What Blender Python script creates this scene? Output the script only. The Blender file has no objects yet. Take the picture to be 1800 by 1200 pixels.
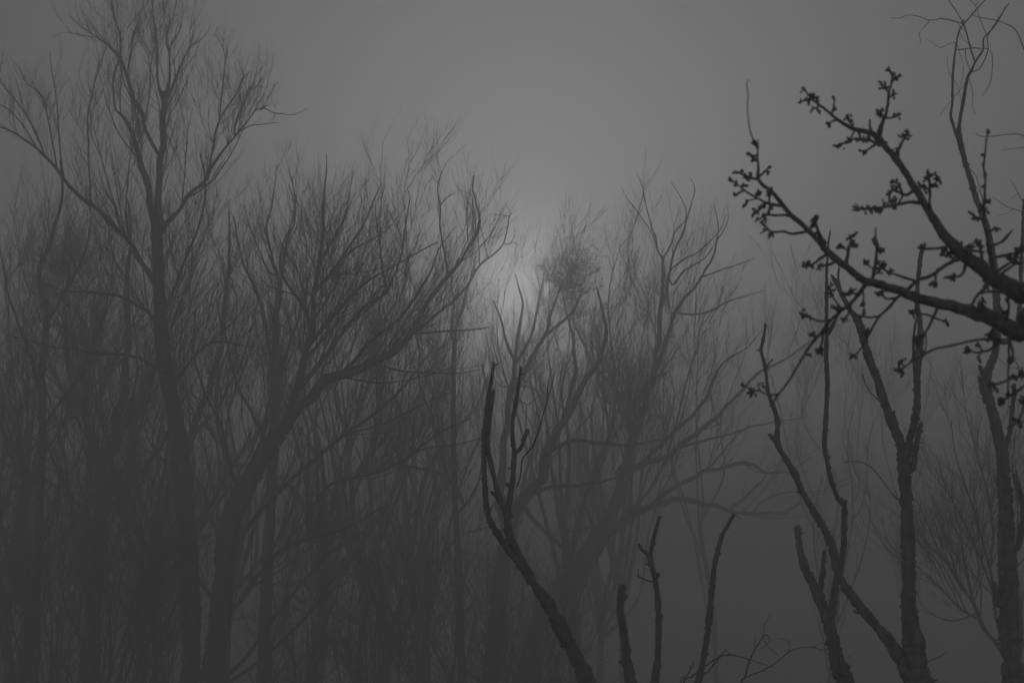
import bpy, math, random
import numpy as np
from mathutils import Vector

R = math.radians
rng = np.random.default_rng(7)
random.seed(7)
scene = bpy.context.scene
COL = scene.collection

# ------------------------------------------------------------------ camera
PITCH, CAMZ, FPX = R(12.5), 2.0, 2500.0
cam_d = bpy.data.cameras.new("camera")
cam = bpy.data.objects.new("camera", cam_d)
COL.objects.link(cam)
cam.location = (0, 0, CAMZ)
cam.rotation_euler = (R(90) + PITCH, 0, 0)
cam_d.lens, cam_d.sensor_width = 50.0, 36.0
cam_d.clip_start, cam_d.clip_end = 0.05, 2000
cam_d.dof.use_dof = True
cam_d.dof.focus_distance = 12.0
cam_d.dof.aperture_fstop = 11.0
scene.camera = cam
CP, SP = math.cos(PITCH), math.sin(PITCH)


def at(px, py, D):
    """point on the upright plane y = D that the photograph shows at (px, py)"""
    dx, dy = (px - 900) / FPX, (600 - py) / FPX
    s = D / (CP - dy * SP)
    return np.array([dx * s, D, CAMZ + s * (SP + dy * CP)])


# ------------------------------------------------------------------ light, sky, air
SUN_EL, SUN_AZ = R(14.3), R(0.7)
w = bpy.data.worlds.new("World")
scene.world = w
w.use_nodes = True
nt = w.node_tree
nt.nodes.clear()
sky = nt.nodes.new("ShaderNodeTexSky")
sky.sky_type = 'NISHITA'
sky.sun_disc = False
sky.sun_elevation = SUN_EL
sky.sun_rotation = SUN_AZ
sky.air_density, sky.dust_density, sky.ozone_density = 1.0, 1.0, 1.0
bw = nt.nodes.new("ShaderNodeRGBToBW")          # the photograph is black and white
bg = nt.nodes.new("ShaderNodeBackground")
bg.inputs[1].default_value = 0.10
out = nt.nodes.new("ShaderNodeOutputWorld")
nt.links.new(sky.outputs[0], bw.inputs[0])
nt.links.new(bw.outputs[0], bg.inputs[0])
nt.links.new(bg.outputs[0], out.inputs[0])

sun_d = bpy.data.lights.new("sun", 'SUN')
sun_d.energy, sun_d.angle, sun_d.color = 0.46, R(4.0), (1, 1, 1)
sun = bpy.data.objects.new("sun", sun_d)
COL.objects.link(sun)
sdir = Vector((math.sin(SUN_AZ) * math.cos(SUN_EL), math.cos(SUN_AZ) * math.cos(SUN_EL), math.sin(SUN_EL)))
sun.rotation_euler = sdir.to_track_quat('Z', 'Y').to_euler()
sun.location = (0, 40, 40)

vs = scene.view_settings
vs.view_transform, vs.look, vs.gamma, vs.use_curve_mapping = 'Standard', 'None', 1.0, False
vs.exposure = -1.17
cy = scene.cycles
cy.use_denoising = True
cy.max_bounces, cy.diffuse_bounces, cy.volume_bounces = 16, 2, 8
cy.transparent_max_bounces = 8
cy.use_adaptive_sampling = True

# ------------------------------------------------------------------ materials
def material(name, lo, hi, scale, rough=0.9, bump=0.0, stretch=1.0):
    m = bpy.data.materials.new(name)
    m.use_nodes = True
    n, l = m.node_tree.nodes, m.node_tree.links
    b = n["Principled BSDF"]
    tc = n.new("ShaderNodeTexCoord")
    mp = n.new("ShaderNodeMapping")
    mp.inputs["Scale"].default_value = (1, 1, stretch)
    ns = n.new("ShaderNodeTexNoise")
    ns.inputs["Scale"].default_value = scale
    ns.inputs["Detail"].default_value = 6
    rp = n.new("ShaderNodeValToRGB")
    rp.color_ramp.elements[0].position, rp.color_ramp.elements[1].position = 0.3, 0.7
    rp.color_ramp.elements[0].color = (lo, lo, lo, 1)
    rp.color_ramp.elements[1].color = (hi, hi, hi, 1)
    l.new(tc.outputs["Object"], mp.inputs[0])
    l.new(mp.outputs[0], ns.inputs["Vector"])
    l.new(ns.outputs[0], rp.inputs[0])
    l.new(rp.outputs[0], b.inputs["Base Color"])
    b.inputs["Roughness"].default_value = rough
    b.inputs["Specular IOR Level"].default_value = 0.2
    if bump:
        bp = n.new("ShaderNodeBump")
        bp.inputs["Strength"].default_value = bump
        bp.inputs["Distance"].default_value = 0.01
        l.new(ns.outputs[0], bp.inputs["Height"])
        l.new(bp.outputs[0], b.inputs["Normal"])
    return m


M_BARK = material("rough_bark", 0.20, 0.38, 30, 0.95, 0.6, 0.35)
M_TREE = material("tree_bark", 0.18, 0.32, 8, 0.95, 0.5, 0.3)
M_TWIG = material("twig_bark", 0.18, 0.30, 12, 0.9)
M_FRUIT = material("fruit_bark", 0.22, 0.42, 90, 0.8, 0.5, 0.6)
M_BUD = material("bud_scale", 0.22, 0.40, 300, 0.7)
M_IVY = material("ivy_leaf", 0.06, 0.12, 5, 0.7)
M_GROUND = material("meadow_ground", 0.20, 0.36, 0.7, 1.0, 0.5)

# ------------------------------------------------------------------ mesh tools
def frames(P):
    """P (N,k,3) -> two unit normals per point"""
    T = np.gradient(P, axis=1)
    T /= np.linalg.norm(T, axis=2, keepdims=True) + 1e-9
    ch = P[:, -1] - P[:, 0]
    ref = np.where((np.abs(ch[:, 2:3]) > 0.8 * np.linalg.norm(ch, axis=1, keepdims=True)),
                   np.array([[1.0, 0.31, 0.0]]), np.array([[0.07, 0.2, 1.0]]))
    U = np.cross(T, ref[:, None, :])
    U /= np.linalg.norm(U, axis=2, keepdims=True) + 1e-9
    V = np.cross(T, U)
    return T, U, V


class Geo:
    def __init__(self):
        self.v, self.q, self.t, self.n = [], [], [], 0

    def tubes(self, P, Rr, sides, rough=0.0):
        """tubes along P (N,k,3) with radii (N,k)"""
        N, k, _ = P.shape
        if N == 0:
            return
        _, U, V = frames(P)
        a = np.arange(sides) * 2 * math.pi / sides
        rad = np.repeat(Rr[:, :, None], sides, 2)
        if rough:
            nz = rng.normal(0, rough, (N, k, sides))
            m = k // 7 + 3                       # smooth stretches between scaly ones
            env = np.abs(np.interp(np.linspace(0, m - 1, k), np.arange(m), rng.normal(0, 1.1, m)))
            low = np.interp(np.linspace(0, 2 * m - 1, k), np.arange(2 * m), rng.normal(0, 0.8 * rough, 2 * m))
            nz = np.clip(nz * (0.25 + env)[None, :, None], -1.6 * rough, 4.0 * rough) + low[None, :, None]
            rad = rad * (1 + nz)
        verts = P[:, :, None, :] + rad[..., None] * (np.cos(a)[None, None, :, None] * U[:, :, None, :]
                                                     + np.sin(a)[None, None, :, None] * V[:, :, None, :])
        self.v.append(verts.reshape(-1, 3))
        base = self.n + (np.arange(N) * k * sides)[:, None, None] + (np.arange(k - 1) * sides)[None, :, None]
        s = np.arange(sides)[None, None, :]
        s2 = (s + 1) % sides
        q = np.stack([base + s, base + s2, base + s2 + sides, base + s + sides], -1)
        self.q.append(q.reshape(-1, 4))
        self.n += N * k * sides

    def raw(self, V, Q):
        self.v.append(np.asarray(V))
        self.q.append(np.asarray(Q) + self.n)
        self.n += len(V)

    def build(self, name, mat, parent=None):
        me = bpy.data.meshes.new(name)
        v = np.concatenate(self.v).astype(np.float32)
        q = np.concatenate(self.q).astype(np.int32)
        me.vertices.add(len(v))
        me.vertices.foreach_set("co", v.ravel())
        me.loops.add(q.size)
        me.loops.foreach_set("vertex_index", q.ravel())
        me.polygons.add(len(q))
        me.polygons.foreach_set("loop_start", np.arange(0, q.size, 4, dtype=np.int32))
        me.polygons.foreach_set("use_smooth", np.ones(len(q), dtype=bool))
        me.update(calc_edges=True)
        me.materials.append(mat)
        o = bpy.data.objects.new(name, me)
        COL.objects.link(o)
        if parent:
            o.parent = parent
            o.location = -parent.location      # shapes are traced in world space
        return o


def thing(name, label, cat, loc, group=None):
    o = bpy.data.objects.new(name, None)
    o.empty_display_size = 0.2
    COL.objects.link(o)
    o.location = Vector([float(c) for c in loc])
    o["label"], o["category"] = label, cat
    if group:
        o["group"] = group
    return o


def smooth(P, Rr, k):
    """Catmull-Rom through the points, then k points evenly along it"""
    P = np.asarray(P, float)
    Rr = np.asarray(Rr, float)
    A = np.vstack([2 * P[0] - P[1], P, 2 * P[-1] - P[-2]])
    o, r = [], []
    for i in range(len(P) - 1):
        p0, p1, p2, p3 = A[i:i + 4]
        for t in np.linspace(0, 1, 8, endpoint=False):
            o.append(0.5 * (2 * p1 + (p2 - p0) * t + (2 * p0 - 5 * p1 + 4 * p2 - p3) * t * t
                            + (3 * p1 - p0 - 3 * p2 + p3) * t ** 3))
            r.append(Rr[i] + (Rr[i + 1] - Rr[i]) * t)
    o.append(P[-1]); r.append(Rr[-1])
    o, r = np.array(o), np.array(r)
    L = np.concatenate([[0], np.cumsum(np.linalg.norm(np.diff(o, axis=0), axis=1))])
    s = np.linspace(0, L[-1], k)
    return np.stack([np.interp(s, L, o[:, j]) for j in range(3)], 1), np.interp(s, L, r), L[-1]


def trace(pts, D, bend=0.0, thick=1.0):
    """photo points (x, y[, width]) on the plane y = D, swept away from it by bend metres at the far end"""
    n = len(pts)
    ws = [p[2] if len(p) > 2 else None for p in pts]
    if ws[0] is None:
        ws[0] = 3
    for i in range(1, n):
        if ws[i] is None:
            j = next((m for m in range(i, n) if ws[m] is not None), None)
            ws[i] = ws[i - 1] * 0.85 if j is None else ws[i - 1] + (ws[j] - ws[i - 1]) / (j - i + 1)
    P, Rr = [], []
    for i, p in enumerate(pts):
        f = i / max(1, n - 1)
        d = D + bend * f
        P.append(at(p[0], p[1], d))
        Rr.append(max(0.0004, ws[i] * 0.5 * d / FPX * thick))
    return P, Rr


def limb_geo(geo, P, Rr, step, sides, rough, cap=True, wob=0.0, kink=0.0, splinter=0, kamp=0.35):
    P, Rr = [np.asarray(p) for p in P], list(Rr)
    L = sum(np.linalg.norm(P[i + 1] - P[i]) for i in range(len(P) - 1))
    k = int(max(6, min(260, L / step)))
    S, r, _ = smooth(P, Rr, k)
    if wob:
        S = S + rng.normal(0, 1, S.shape) * (r * wob)[:, None]
    if kink:
        m = max(4, int(L / kink))
        kn = rng.normal(0, 1, (m, 3))
        kn[0] = 0
        off = np.stack([np.interp(np.linspace(0, m - 1, k), np.arange(m), kn[:, j]) for j in range(3)], 1)
        S = S + off * (r * kamp + (0.005 if kamp > 0.3 else 0))[:, None]
    for _ in range(splinter):
        T = S[-1] - S[-3]
        T = T / np.linalg.norm(T)
        o = rng.normal(0, 0.45, 3) * r[-1]
        ln = r[-1] * rng.uniform(0.3, 1.3)
        Q = np.stack([S[-1] + o - T * r[-1], S[-1] + o + T * ln * 0.5, S[-1] + o * 1.2 + T * ln])
        geo.tubes(Q[None], np.array([[0.5, 0.38, 0.08]]) * r[-1], 5)
    if cap:
        S = np.vstack([S, S[-1] + (S[-1] - S[-2]) * 0.05])
        r = np.append(r, r[-1] * 0.05)
    geo.tubes(S[None], r[None], sides, rough)
    return S, r


def nubs(geo, S, r, per_m, lo=0.5, hi=1.5):
    """short broken spurs along a stem"""
    L = np.linalg.norm(np.diff(S, axis=0), axis=1).sum()
    for _ in range(int(L * per_m)):
        i = rng.integers(1, len(S) - 2)
        T = S[i + 1] - S[i - 1]
        T /= np.linalg.norm(T) + 1e-9
        d = np.cross(T, rng.normal(0, 1, 3))
        d /= np.linalg.norm(d) + 1e-9
        d = d + T * rng.uniform(-0.2, 0.9)
        ln = min(r[i], 0.019) * rng.uniform(lo, hi)
        b = min(r[i] * 0.6, 0.012) * rng.uniform(0.5, 1.1)
        p0 = S[i] + d * r[i] * 0.6
        P = np.stack([p0, p0 + d * ln * 0.6, p0 + d * ln])
        geo.tubes(P[None], np.array([[b, b * 0.75, b * 0.25]]), 4)


UP = np.array([0, 0, 1.0])


def grow(P, Rr, per_m, t0, ang, length, taper, trop, wander, k, rr, rmin=0.0015, maxn=None, upbias=0.5, thr=0.0, rfull=0.0):
    """children along the parent curves P (N,k0,3)"""
    N, k0, _ = P.shape
    seg = np.linalg.norm(np.diff(P, axis=1), axis=2)
    L = seg.sum(1)
    cnt = rng.poisson(np.maximum(0.01, L * (1 - t0) * per_m))
    idx = np.repeat(np.arange(N), cnt)
    if maxn and len(idx) > maxn:
        idx = rng.choice(idx, maxn, replace=False)
    M = len(idx)
    t = t0 + (1 - t0) * rng.uniform(0, 1, M)
    f = t * (k0 - 1)
    i0 = np.minimum(f.astype(int), k0 - 2)
    fr = (f - i0)[:, None]
    p = P[idx, i0] * (1 - fr) + P[idx, i0 + 1] * fr
    T = P[idx, i0 + 1] - P[idx, i0]
    T /= np.linalg.norm(T, axis=1, keepdims=True) + 1e-9
    pr = Rr[idx, i0] * (1 - fr[:, 0]) + Rr[idx, i0 + 1] * fr[:, 0]
    q = rng.normal(0, 1, (M, 3)) + UP * upbias
    q -= T * (q * T).sum(1, keepdims=True)
    q /= np.linalg.norm(q, axis=1, keepdims=True) + 1e-9
    a = rng.uniform(ang[0], ang[1], M)[:, None]
    d = np.cos(a) * T + np.sin(a) * q
    ln = length * rng.uniform(0.45, 1.25, M) * (1 - taper * t)
    ln = np.minimum(ln, 0.8 * L[idx] + 0.1)
    if rfull:
        ln = ln * np.clip(pr / rfull, 0.3, 1.0)
    out = np.empty((M, k, 3))
    out[:, 0] = p
    st = (ln / (k - 1))[:, None]
    for j in range(1, k):
        d = d + UP * trop + rng.normal(0, wander, (M, 3))
        d /= np.linalg.norm(d, axis=1, keepdims=True)
        out[:, j] = out[:, j - 1] + d * st
    r0 = np.maximum(rmin, np.minimum(pr * rr, ln * 0.009))
    rad = r0[:, None] * np.linspace(1, 0.35, k)[None]
    rad = np.maximum(rad, rmin * 0.6)
    if thr:
        out, rad = out[pr > thr], rad[pr > thr]
    return out, rad


def stack(curves, k=18):
    a = [smooth(P, r, k) for P, r in curves]
    return np.stack([x[0] for x in a]), np.stack([x[1] for x in a])


def crown_on(root, curves, recipe, name="crown", mat=None):
    """three generations of branches and twigs on the traced limbs"""
    P, r = stack(curves)
    g = Geo()
    for gen in recipe:
        P, r = grow(P, r, **gen)
        g.tubes(P, r, 5 if gen['k'] > 6 else 3)
    g.build(name, mat or M_TWIG, root)
    return g


def willow(n1=2.2, n2=3.2, n3=5.0, l1=1.6, l2=1.0, l3=0.55, trop=0.16, rmin=0.0028, t0=0.15, thr=0.0, rfull=0.0):
    return [dict(per_m=n1, t0=t0, ang=(0.3, 0.8), length=l1, taper=0.4, trop=trop * 0.8, wander=0.075, k=10, rr=0.5, rmin=rmin * 1.9, thr=thr, rfull=rfull),
            dict(per_m=n2, t0=0.1, ang=(0.25, 0.75), length=l2, taper=0.35, trop=trop * 0.7, wander=0.085, k=8, rr=0.7, rmin=rmin * 1.35),
            dict(per_m=n3, t0=0.1, ang=(0.2, 0.7), length=l3, taper=0.3, trop=trop * 0.7, wander=0.09, k=6, rr=0.8, rmin=rmin)]


def to_ground(P, Rr, D, flare=1.15):
    """carry a trunk traced to the lower edge of the picture on down to the ground"""
    p = P[0]
    lean = (p[0] - P[1][0]) / max(0.05, P[1][2] - p[2])
    mid = np.array([p[0] + lean * p[2] * 0.42, p[1], p[2] * 0.5])
    base = np.array([p[0] + lean * p[2] * 0.65, p[1], -0.05])
    return [base, mid] + list(P), [Rr[0] * flare * 1.1, Rr[0] * flare] + list(Rr)


class Depths:
    """depth of what is traced already, so that a fork starts where its parent is"""
    def __init__(self, D):
        self.D, self.pts = D, []

    def add(self, pts, D0, bend):
        n = len(pts)
        for i in range(n - 1):
            for f in (0, 0.25, 0.5, 0.75):
                u = (i + f) / (n - 1)
                self.pts.append((pts[i][0] + (pts[i + 1][0] - pts[i][0]) * f,
                                 pts[i][1] + (pts[i + 1][1] - pts[i][1]) * f, D0 + bend * u))

    def find(self, p):
        if not self.pts:
            return self.D
        return min(self.pts, key=lambda a: (a[0] - p[0]) ** 2 + (a[1] - p[1]) ** 2)[2]


def traced_tree(name, label, cat, D, trunk, limbs, recipe, group=None, mat=None, spread=1.5, step=0.1, rough=0.06,
                nub=0, part="limb", sides=8, flare=1.15, kink=0.35, splinter=0, kamp=0.35, lw=1.0):
    tp, tr = trace(trunk, D)
    tp, tr = to_ground(tp, tr, D, flare)
    root = thing(name, label, cat, (tp[0][0], tp[0][1], 0), group)
    dep = Depths(D)
    dep.add(trunk, D, 0)
    g = Geo()
    S, r = limb_geo(g, tp, tr, step, 14, rough, wob=0.03)
    if nub:
        nubs(g, S, r, nub)
    g.build("trunk", mat or M_TREE, root)
    curves = [(tp[-4:], tr[-4:])]
    for l in limbs:
        bare = l[0] == "bare"
        l = l[1:] if bare else list(l)
        near = min(dep.pts, key=lambda a: (a[0] - l[0][0]) ** 2 + (a[1] - l[0][1]) ** 2)
        if math.hypot(near[0] - l[0][0], near[1] - l[0][1]) > 5:      # start on the wood that carries it
            l = [(near[0], near[1], l[0][2])] + l
        d0 = near[2]
        bend = float(rng.uniform(-spread, spread)) * min(1.0, math.hypot(l[-1][0] - l[0][0], l[-1][1] - l[0][1]) / 220)
        dep.add(l, d0, bend)
        P, r = [], []
        n = len(l)
        q, w_ = trace(l, d0, bend)
        w_ = [x * lw for x in w_] if len(curves) > 1 else w_
        g = Geo()
        S, r = limb_geo(g, q, w_, step, sides, rough, wob=0.05, kink=kink, kamp=kamp, splinter=splinter if w_[-1] > 0.006 else 0)
        if nub and w_[0] > 0.008:
            nubs(g, S, r, nub)
        g.build(part, mat or M_TREE, root)
        if not bare:
            curves.append((q, w_))
    if recipe:
        crown_on(root, curves, recipe)
    return root, curves

# ------------------------------------------------------------------ the setting
def ground():
    n, h = 90, 180.0
    xs = np.sinh(np.linspace(-4.2, 4.2, n)) / math.sinh(4.2) * h
    X, Y = np.meshgrid(xs, xs + 0, indexing="ij")
    Z = 0.10 * np.sin(X * 0.21 + 1) * np.cos(Y * 0.17) + 0.05 * np.sin(X * 0.9) * np.sin(Y * 0.8 + 2) - 0.12
    V = np.stack([X, Y, Z], -1).reshape(-1, 3)
    i = np.arange(n - 1)[:, None] * n + np.arange(n - 1)[None, :]
    Q = np.stack([i, i + n, i + n + 1, i + 1], -1).reshape(-1, 4)
    g = Geo()
    g.raw(V, Q)
    o = g.build("ground", M_GROUND)
    o["kind"] = "structure"
    o["label"], o["category"] = "dark meadow ground fading into the fog", "ground"


ground()

bpy.ops.mesh.primitive_cube_add(size=1)
hz = bpy.context.object
hz.name = hz.data.name = "haze"
HT = 19.2
hz.scale = (370, 370, HT + 1.6)
hz.location = (0, 0, (HT - 1.6) / 2)
hz["kind"], hz["label"], hz["category"] = "stuff", "thick grey morning fog between the trees", "fog"
m = bpy.data.materials.new("fog_air")
m.use_nodes = True
m.node_tree.nodes.clear()
oo = m.node_tree.nodes.new("ShaderNodeOutputMaterial")
ad = m.node_tree.nodes.new("ShaderNodeAddShader")           # droplets scatter in a broad and in a narrow forward lobe
for i, (dens, aniso) in enumerate(((0.0355, 0.2), (0.0027, 0.962))):
    vo = m.node_tree.nodes.new("ShaderNodeVolumePrincipled")
    vo.inputs["Color"].default_value = (0.99, 0.99, 0.99, 1)
    vo.inputs["Density"].default_value = dens
    vo.inputs["Anisotropy"].default_value = aniso
    m.node_tree.links.new(vo.outputs[0], ad.inputs[i])
m.node_tree.links.new(ad.outputs[0], oo.inputs["Volume"])
hz.data.materials.append(m)

# ------------------------------------------------------------------ the two big trees at the left
W = willow
TALL = "tall forked bare tree on the left whose crown leaves the top of the picture"
traced_tree("bare_tree", TALL, "tree", 28.5,
    [(335, 1205, 34), (335, 1050, 32), (325, 900, 32), (312, 760, 30), (298, 680, 28), (285, 600, 25), (279, 500, 22), (276, 420, 20), (274, 385, 18)],
    [[(276, 420, 18), (280, 330, 12), (283, 270, 11), (288, 215, 11), (288, 185, 12), (286, 168, 10)],
     [(286, 175, 8), (278, 150, 6), (276, 130, 5), (276, 90, 5), (274, 60, 6), (270, 30, 3), (265, -20, 2)],
     [(288, 172, 9), (296, 150, 7), (299, 110, 5), (298, 90, 4), (292, 70, 3), (300, 40, 3), (316, -15, 2)],
     [(290, 178, 7), (303, 150, 6), (314, 125, 5), (322, 108, 4), (328, 95, 3.5), (335, 82, 3), (362, 60, 2), (370, 40, 1.2)],
     [(298, 100, 4), (302, 80, 3), (313, 60, 2.5), (320, 40, 1.5)],
     [(272, 395, 15), (262, 340, 13), (250, 290, 12), (235, 245, 11), (226, 222, 8), (214, 203, 7), (203, 193, 5), (199, 165, 5), (199, 145, 4), (205, 115, 3.5), (211, 104, 3)],
     [(212, 203, 4), (211, 170, 3.5), (212, 140, 3), (215, 127, 2)],
     [(277, 268, 9), (255, 225, 8), (247, 190, 9), (232, 155, 8), (222, 125, 7), (213, 103, 7), (196, 85, 4), (180, 70, 3), (150, 52, 2), (120, 25, 1.4)],
     [(213, 105, 6), (212, 85, 5), (210, 60, 4.5), (203, 40, 4), (197, 15, 3.5), (193, -15, 3)],
     [(205, 92, 4), (190, 78, 3), (172, 68, 2.5), (150, 64, 2), (110, 58, 1.3), (90, 66, 1)],
     [(224, 125, 4), (230, 90, 4), (235, 65, 4), (243, 40, 4), (244, 20, 2.5)],
     [(270, 497, 13), (250, 464, 12), (230, 432, 12), (195, 395, 11), (170, 372, 11), (145, 350, 10), (115, 315, 8), (85, 280, 7), (60, 255, 5.5), (30, 235, 4.5), (0, 223, 4), (-60, 205, 3)],
     [(100, 300, 5), (94, 260, 4), (85, 210, 3.5), (70, 165, 3), (45, 145, 2), (30, 110, 1.5)],
     [(78, 272, 5), (58, 225, 4), (38, 190, 3.5), (12, 160, 3), (-5, 135, 2)],
     [(62, 256, 4), (40, 220, 3), (10, 190, 3), (-20, 175, 2)],
     [(112, 312, 4), (107, 270, 4), (102, 220, 3), (100, 180, 2.5), (92, 130, 2), (88, 90, 1.3)],
     [(160, 362, 5), (158, 320, 4), (154, 260, 4), (155, 215, 3.5), (160, 175, 3.2), (165, 150, 3), (174, 120, 2.6), (180, 100, 2), (186, 75, 1.3)],
     [(286, 408, 12), (310, 372, 10), (335, 341, 9), (360, 320, 8), (369, 300, 7), (385, 275, 6), (410, 245, 5), (422, 230, 4.5), (438, 212, 4), (447, 197, 3.5), (462, 191, 3), (480, 197, 2.5), (497, 199, 2), (515, 202, 1.8), (540, 192, 1)],
     [(369, 302, 6), (372, 270, 5), (378, 235, 5), (390, 205, 4), (415, 165, 3.5), (425, 140, 3), (438, 126, 2.2)],
     [(380, 232, 4), (386, 205, 4), (387, 170, 3.5), (391, 145, 3), (396, 100, 2.4), (388, 75, 1.8), (375, 58, 1.3)],
     [(412, 243, 4.5), (415, 215, 4), (425, 190, 3.5), (435, 165, 3), (448, 150, 2.4), (463, 152, 1.8)],
     [(422, 231, 3), (440, 219, 2.6), (465, 218, 2.2), (490, 215, 1.4)],
     [(282, 590, 9), (262, 550, 8), (235, 532, 8), (205, 519, 7), (165, 515, 6), (118, 512, 4), (80, 500, 3)],
     [(290, 650, 8), (250, 632, 7), (200, 621, 6), (150, 618, 5), (80, 606, 4), (20, 590, 3)],
     [(300, 690, 7), (345, 620, 6), (385, 600, 5), (420, 606, 3.5), (450, 610, 2)],
     [(283, 560, 7), (320, 470, 6), (348, 400, 5), (360, 330, 4), (352, 270, 3)]],
    W(3.8, 3.8, 4.4, 2.2, 1.4, 0.9, 0.14, 0.0036, thr=0.007, rfull=0.04), spread=2.2, lw=0.8)

traced_tree("bare_tree", "broad bare tree left of the glow with a heavy limb bending out to the right", "tree", 27.0,
    [(370, 1205, 40), (385, 1100, 37), (395, 1000, 36), (400, 940, 38), (415, 890, 36), (445, 830, 33), (470, 790, 29), (490, 760, 27)],
    [[(480, 775, 25), (520, 720, 21), (550, 690, 19), (590, 665, 18), (640, 642, 17), (670, 628, 15), (690, 615, 13), (710, 595, 11), (725, 580, 10), (745, 545, 9), (770, 510, 8), (800, 470, 7), (815, 450, 6), (832, 420, 5), (843, 392, 4), (840, 370, 3), (832, 340, 2.5), (830, 330, 2.4), (834, 308, 2)],
     [(686, 616, 10), (720, 592, 8), (765, 552, 7), (800, 525, 6.5), (825, 495, 6), (845, 465, 5.5), (875, 440, 4.5), (886, 425, 4), (893, 395, 3), (894, 383, 2.4), (898, 374, 1.8), (890, 363, 1.2)],
     ["bare", (895, 381, 2), (880, 378, 1.6), (868, 376, 1)],
     ["bare", (884, 427, 2.6), (895, 430, 2.2), (902, 425, 1.8), (912, 433, 1)],
     ["bare", (897, 428, 2), (902, 420, 1.8), (905, 405, 1.4), (900, 395, 1)],
     ["bare", (735, 586, 6), (760, 584, 5.5), (800, 581, 5), (840, 578, 4.5), (857, 575, 3.6)],
     ["bare", (787, 490, 6), (783, 455, 5), (776, 420, 4.5), (773, 395, 4.2), (774, 363, 4), (768, 337, 3), (770, 320, 2.5), (774, 307, 2), (784, 289, 1.2)],
     ["bare", (774, 362, 3), (782, 350, 2.4), (793, 342, 2), (799, 340, 1.6), (795, 335, 1)],
     ["bare", (770, 320, 1.8), (763, 316, 1.5), (759, 303, 1)],
     ["bare", (835, 410, 3), (836, 385, 2.5), (830, 360, 2.5), (828, 343, 2), (818, 338, 1.4), (808, 333, 1)],
     ["bare", (843, 380, 2.2), (841, 360, 1.8), (835, 340, 1.2)],
     ["bare", (857, 452, 3), (851, 425, 2.5), (846, 408, 2), (843, 390, 1.6)],
     ["bare", (843, 465, 3.2), (842, 430, 2.6), (839, 405, 2), (842, 385, 1.4)],
     [(500, 745, 22), (520, 690, 19), (535, 630, 16), (546, 580, 14), (551, 520, 12), (560, 470, 10), (565, 420, 8), (567, 370, 6), (572, 320, 4), (574, 270, 2)],
     [(553, 515, 9), (580, 480, 7), (610, 440, 6), (636, 400, 5), (652, 360, 4), (668, 325, 2.5)],
     [(575, 490, 6), (605, 452, 5), (640, 428, 4), (675, 408, 3), (700, 380, 2)],
     [(560, 470, 6), (585, 425, 5), (605, 385, 4), (612, 340, 3), (620, 300, 2)],
     [(545, 585, 10), (530, 540, 8), (505, 500, 7), (493, 470, 5), (497, 430, 4), (512, 398, 3.5), (517, 360, 3), (508, 325, 2)],
     [(540, 610, 12), (580, 560, 10), (615, 520, 9), (650, 490, 7), (690, 470, 5), (740, 440, 4), (770, 425, 2.5)],
     [(520, 690, 14), (560, 640, 12), (600, 590, 10), (640, 540, 8), (680, 510, 7), (705, 450, 5), (712, 400, 4), (720, 350, 2.5)],
     [(680, 510, 6), (672, 470, 5), (668, 430, 4), (662, 395, 3), (660, 360, 2)],
     [(600, 655, 9), (640, 610, 8), (690, 570, 7), (730, 520, 6), (755, 480, 5), (770, 440, 3), (800, 400, 2)],
     [(410, 965, 13), (450, 910, 12), (500, 852, 11), (560, 802, 10), (612, 760, 9), (660, 726, 8), (700, 690, 6), (725, 662, 4.5), (740, 640, 3.5), (770, 600, 2)],
     [(612, 760, 6), (640, 755, 5), (690, 736, 4.5), (740, 712, 4), (790, 690, 2.5)],
     [(415, 1065, 12), (450, 1012, 11), (500, 962, 10), (535, 948, 8), (600, 930, 6), (660, 900, 4), (700, 880, 3)],
     [(398, 1190, 12), (450, 1130, 11), (500, 1062, 10), (550, 1000, 8), (590, 965, 6), (640, 930, 4), (680, 880, 2.5)],
     [(400, 1200, 11), (480, 1142, 9), (540, 1082, 8), (600, 1002, 6), (640, 960, 4), (700, 930, 2.5)],
     [(540, 905, 8), (580, 850, 7), (640, 836, 7), (690, 819, 6.5), (733, 792, 6), (775, 760, 4.5), (830, 735, 3)],
     [(733, 792, 4.5), (762, 785, 4), (790, 783, 4), (830, 774, 3), (870, 765, 2)],
     [(660, 640, 6), (710, 652, 4.5), (760, 654, 4), (800, 656, 2.5), (850, 650, 1.6)],
     [(382, 1060, 14), (350, 1020, 12), (310, 985, 10), (270, 965, 8), (230, 930, 6), (195, 880, 4)],
     [(420, 870, 12), (400, 800, 10), (385, 740, 8), (360, 690, 7), (340, 620, 5), (345, 540, 4)]],
    W(3.8, 4.0, 4.8, 2.4, 1.5, 0.95, 0.11, 0.0035, thr=0.022, rfull=0.055), spread=2.0, lw=0.7)

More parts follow.
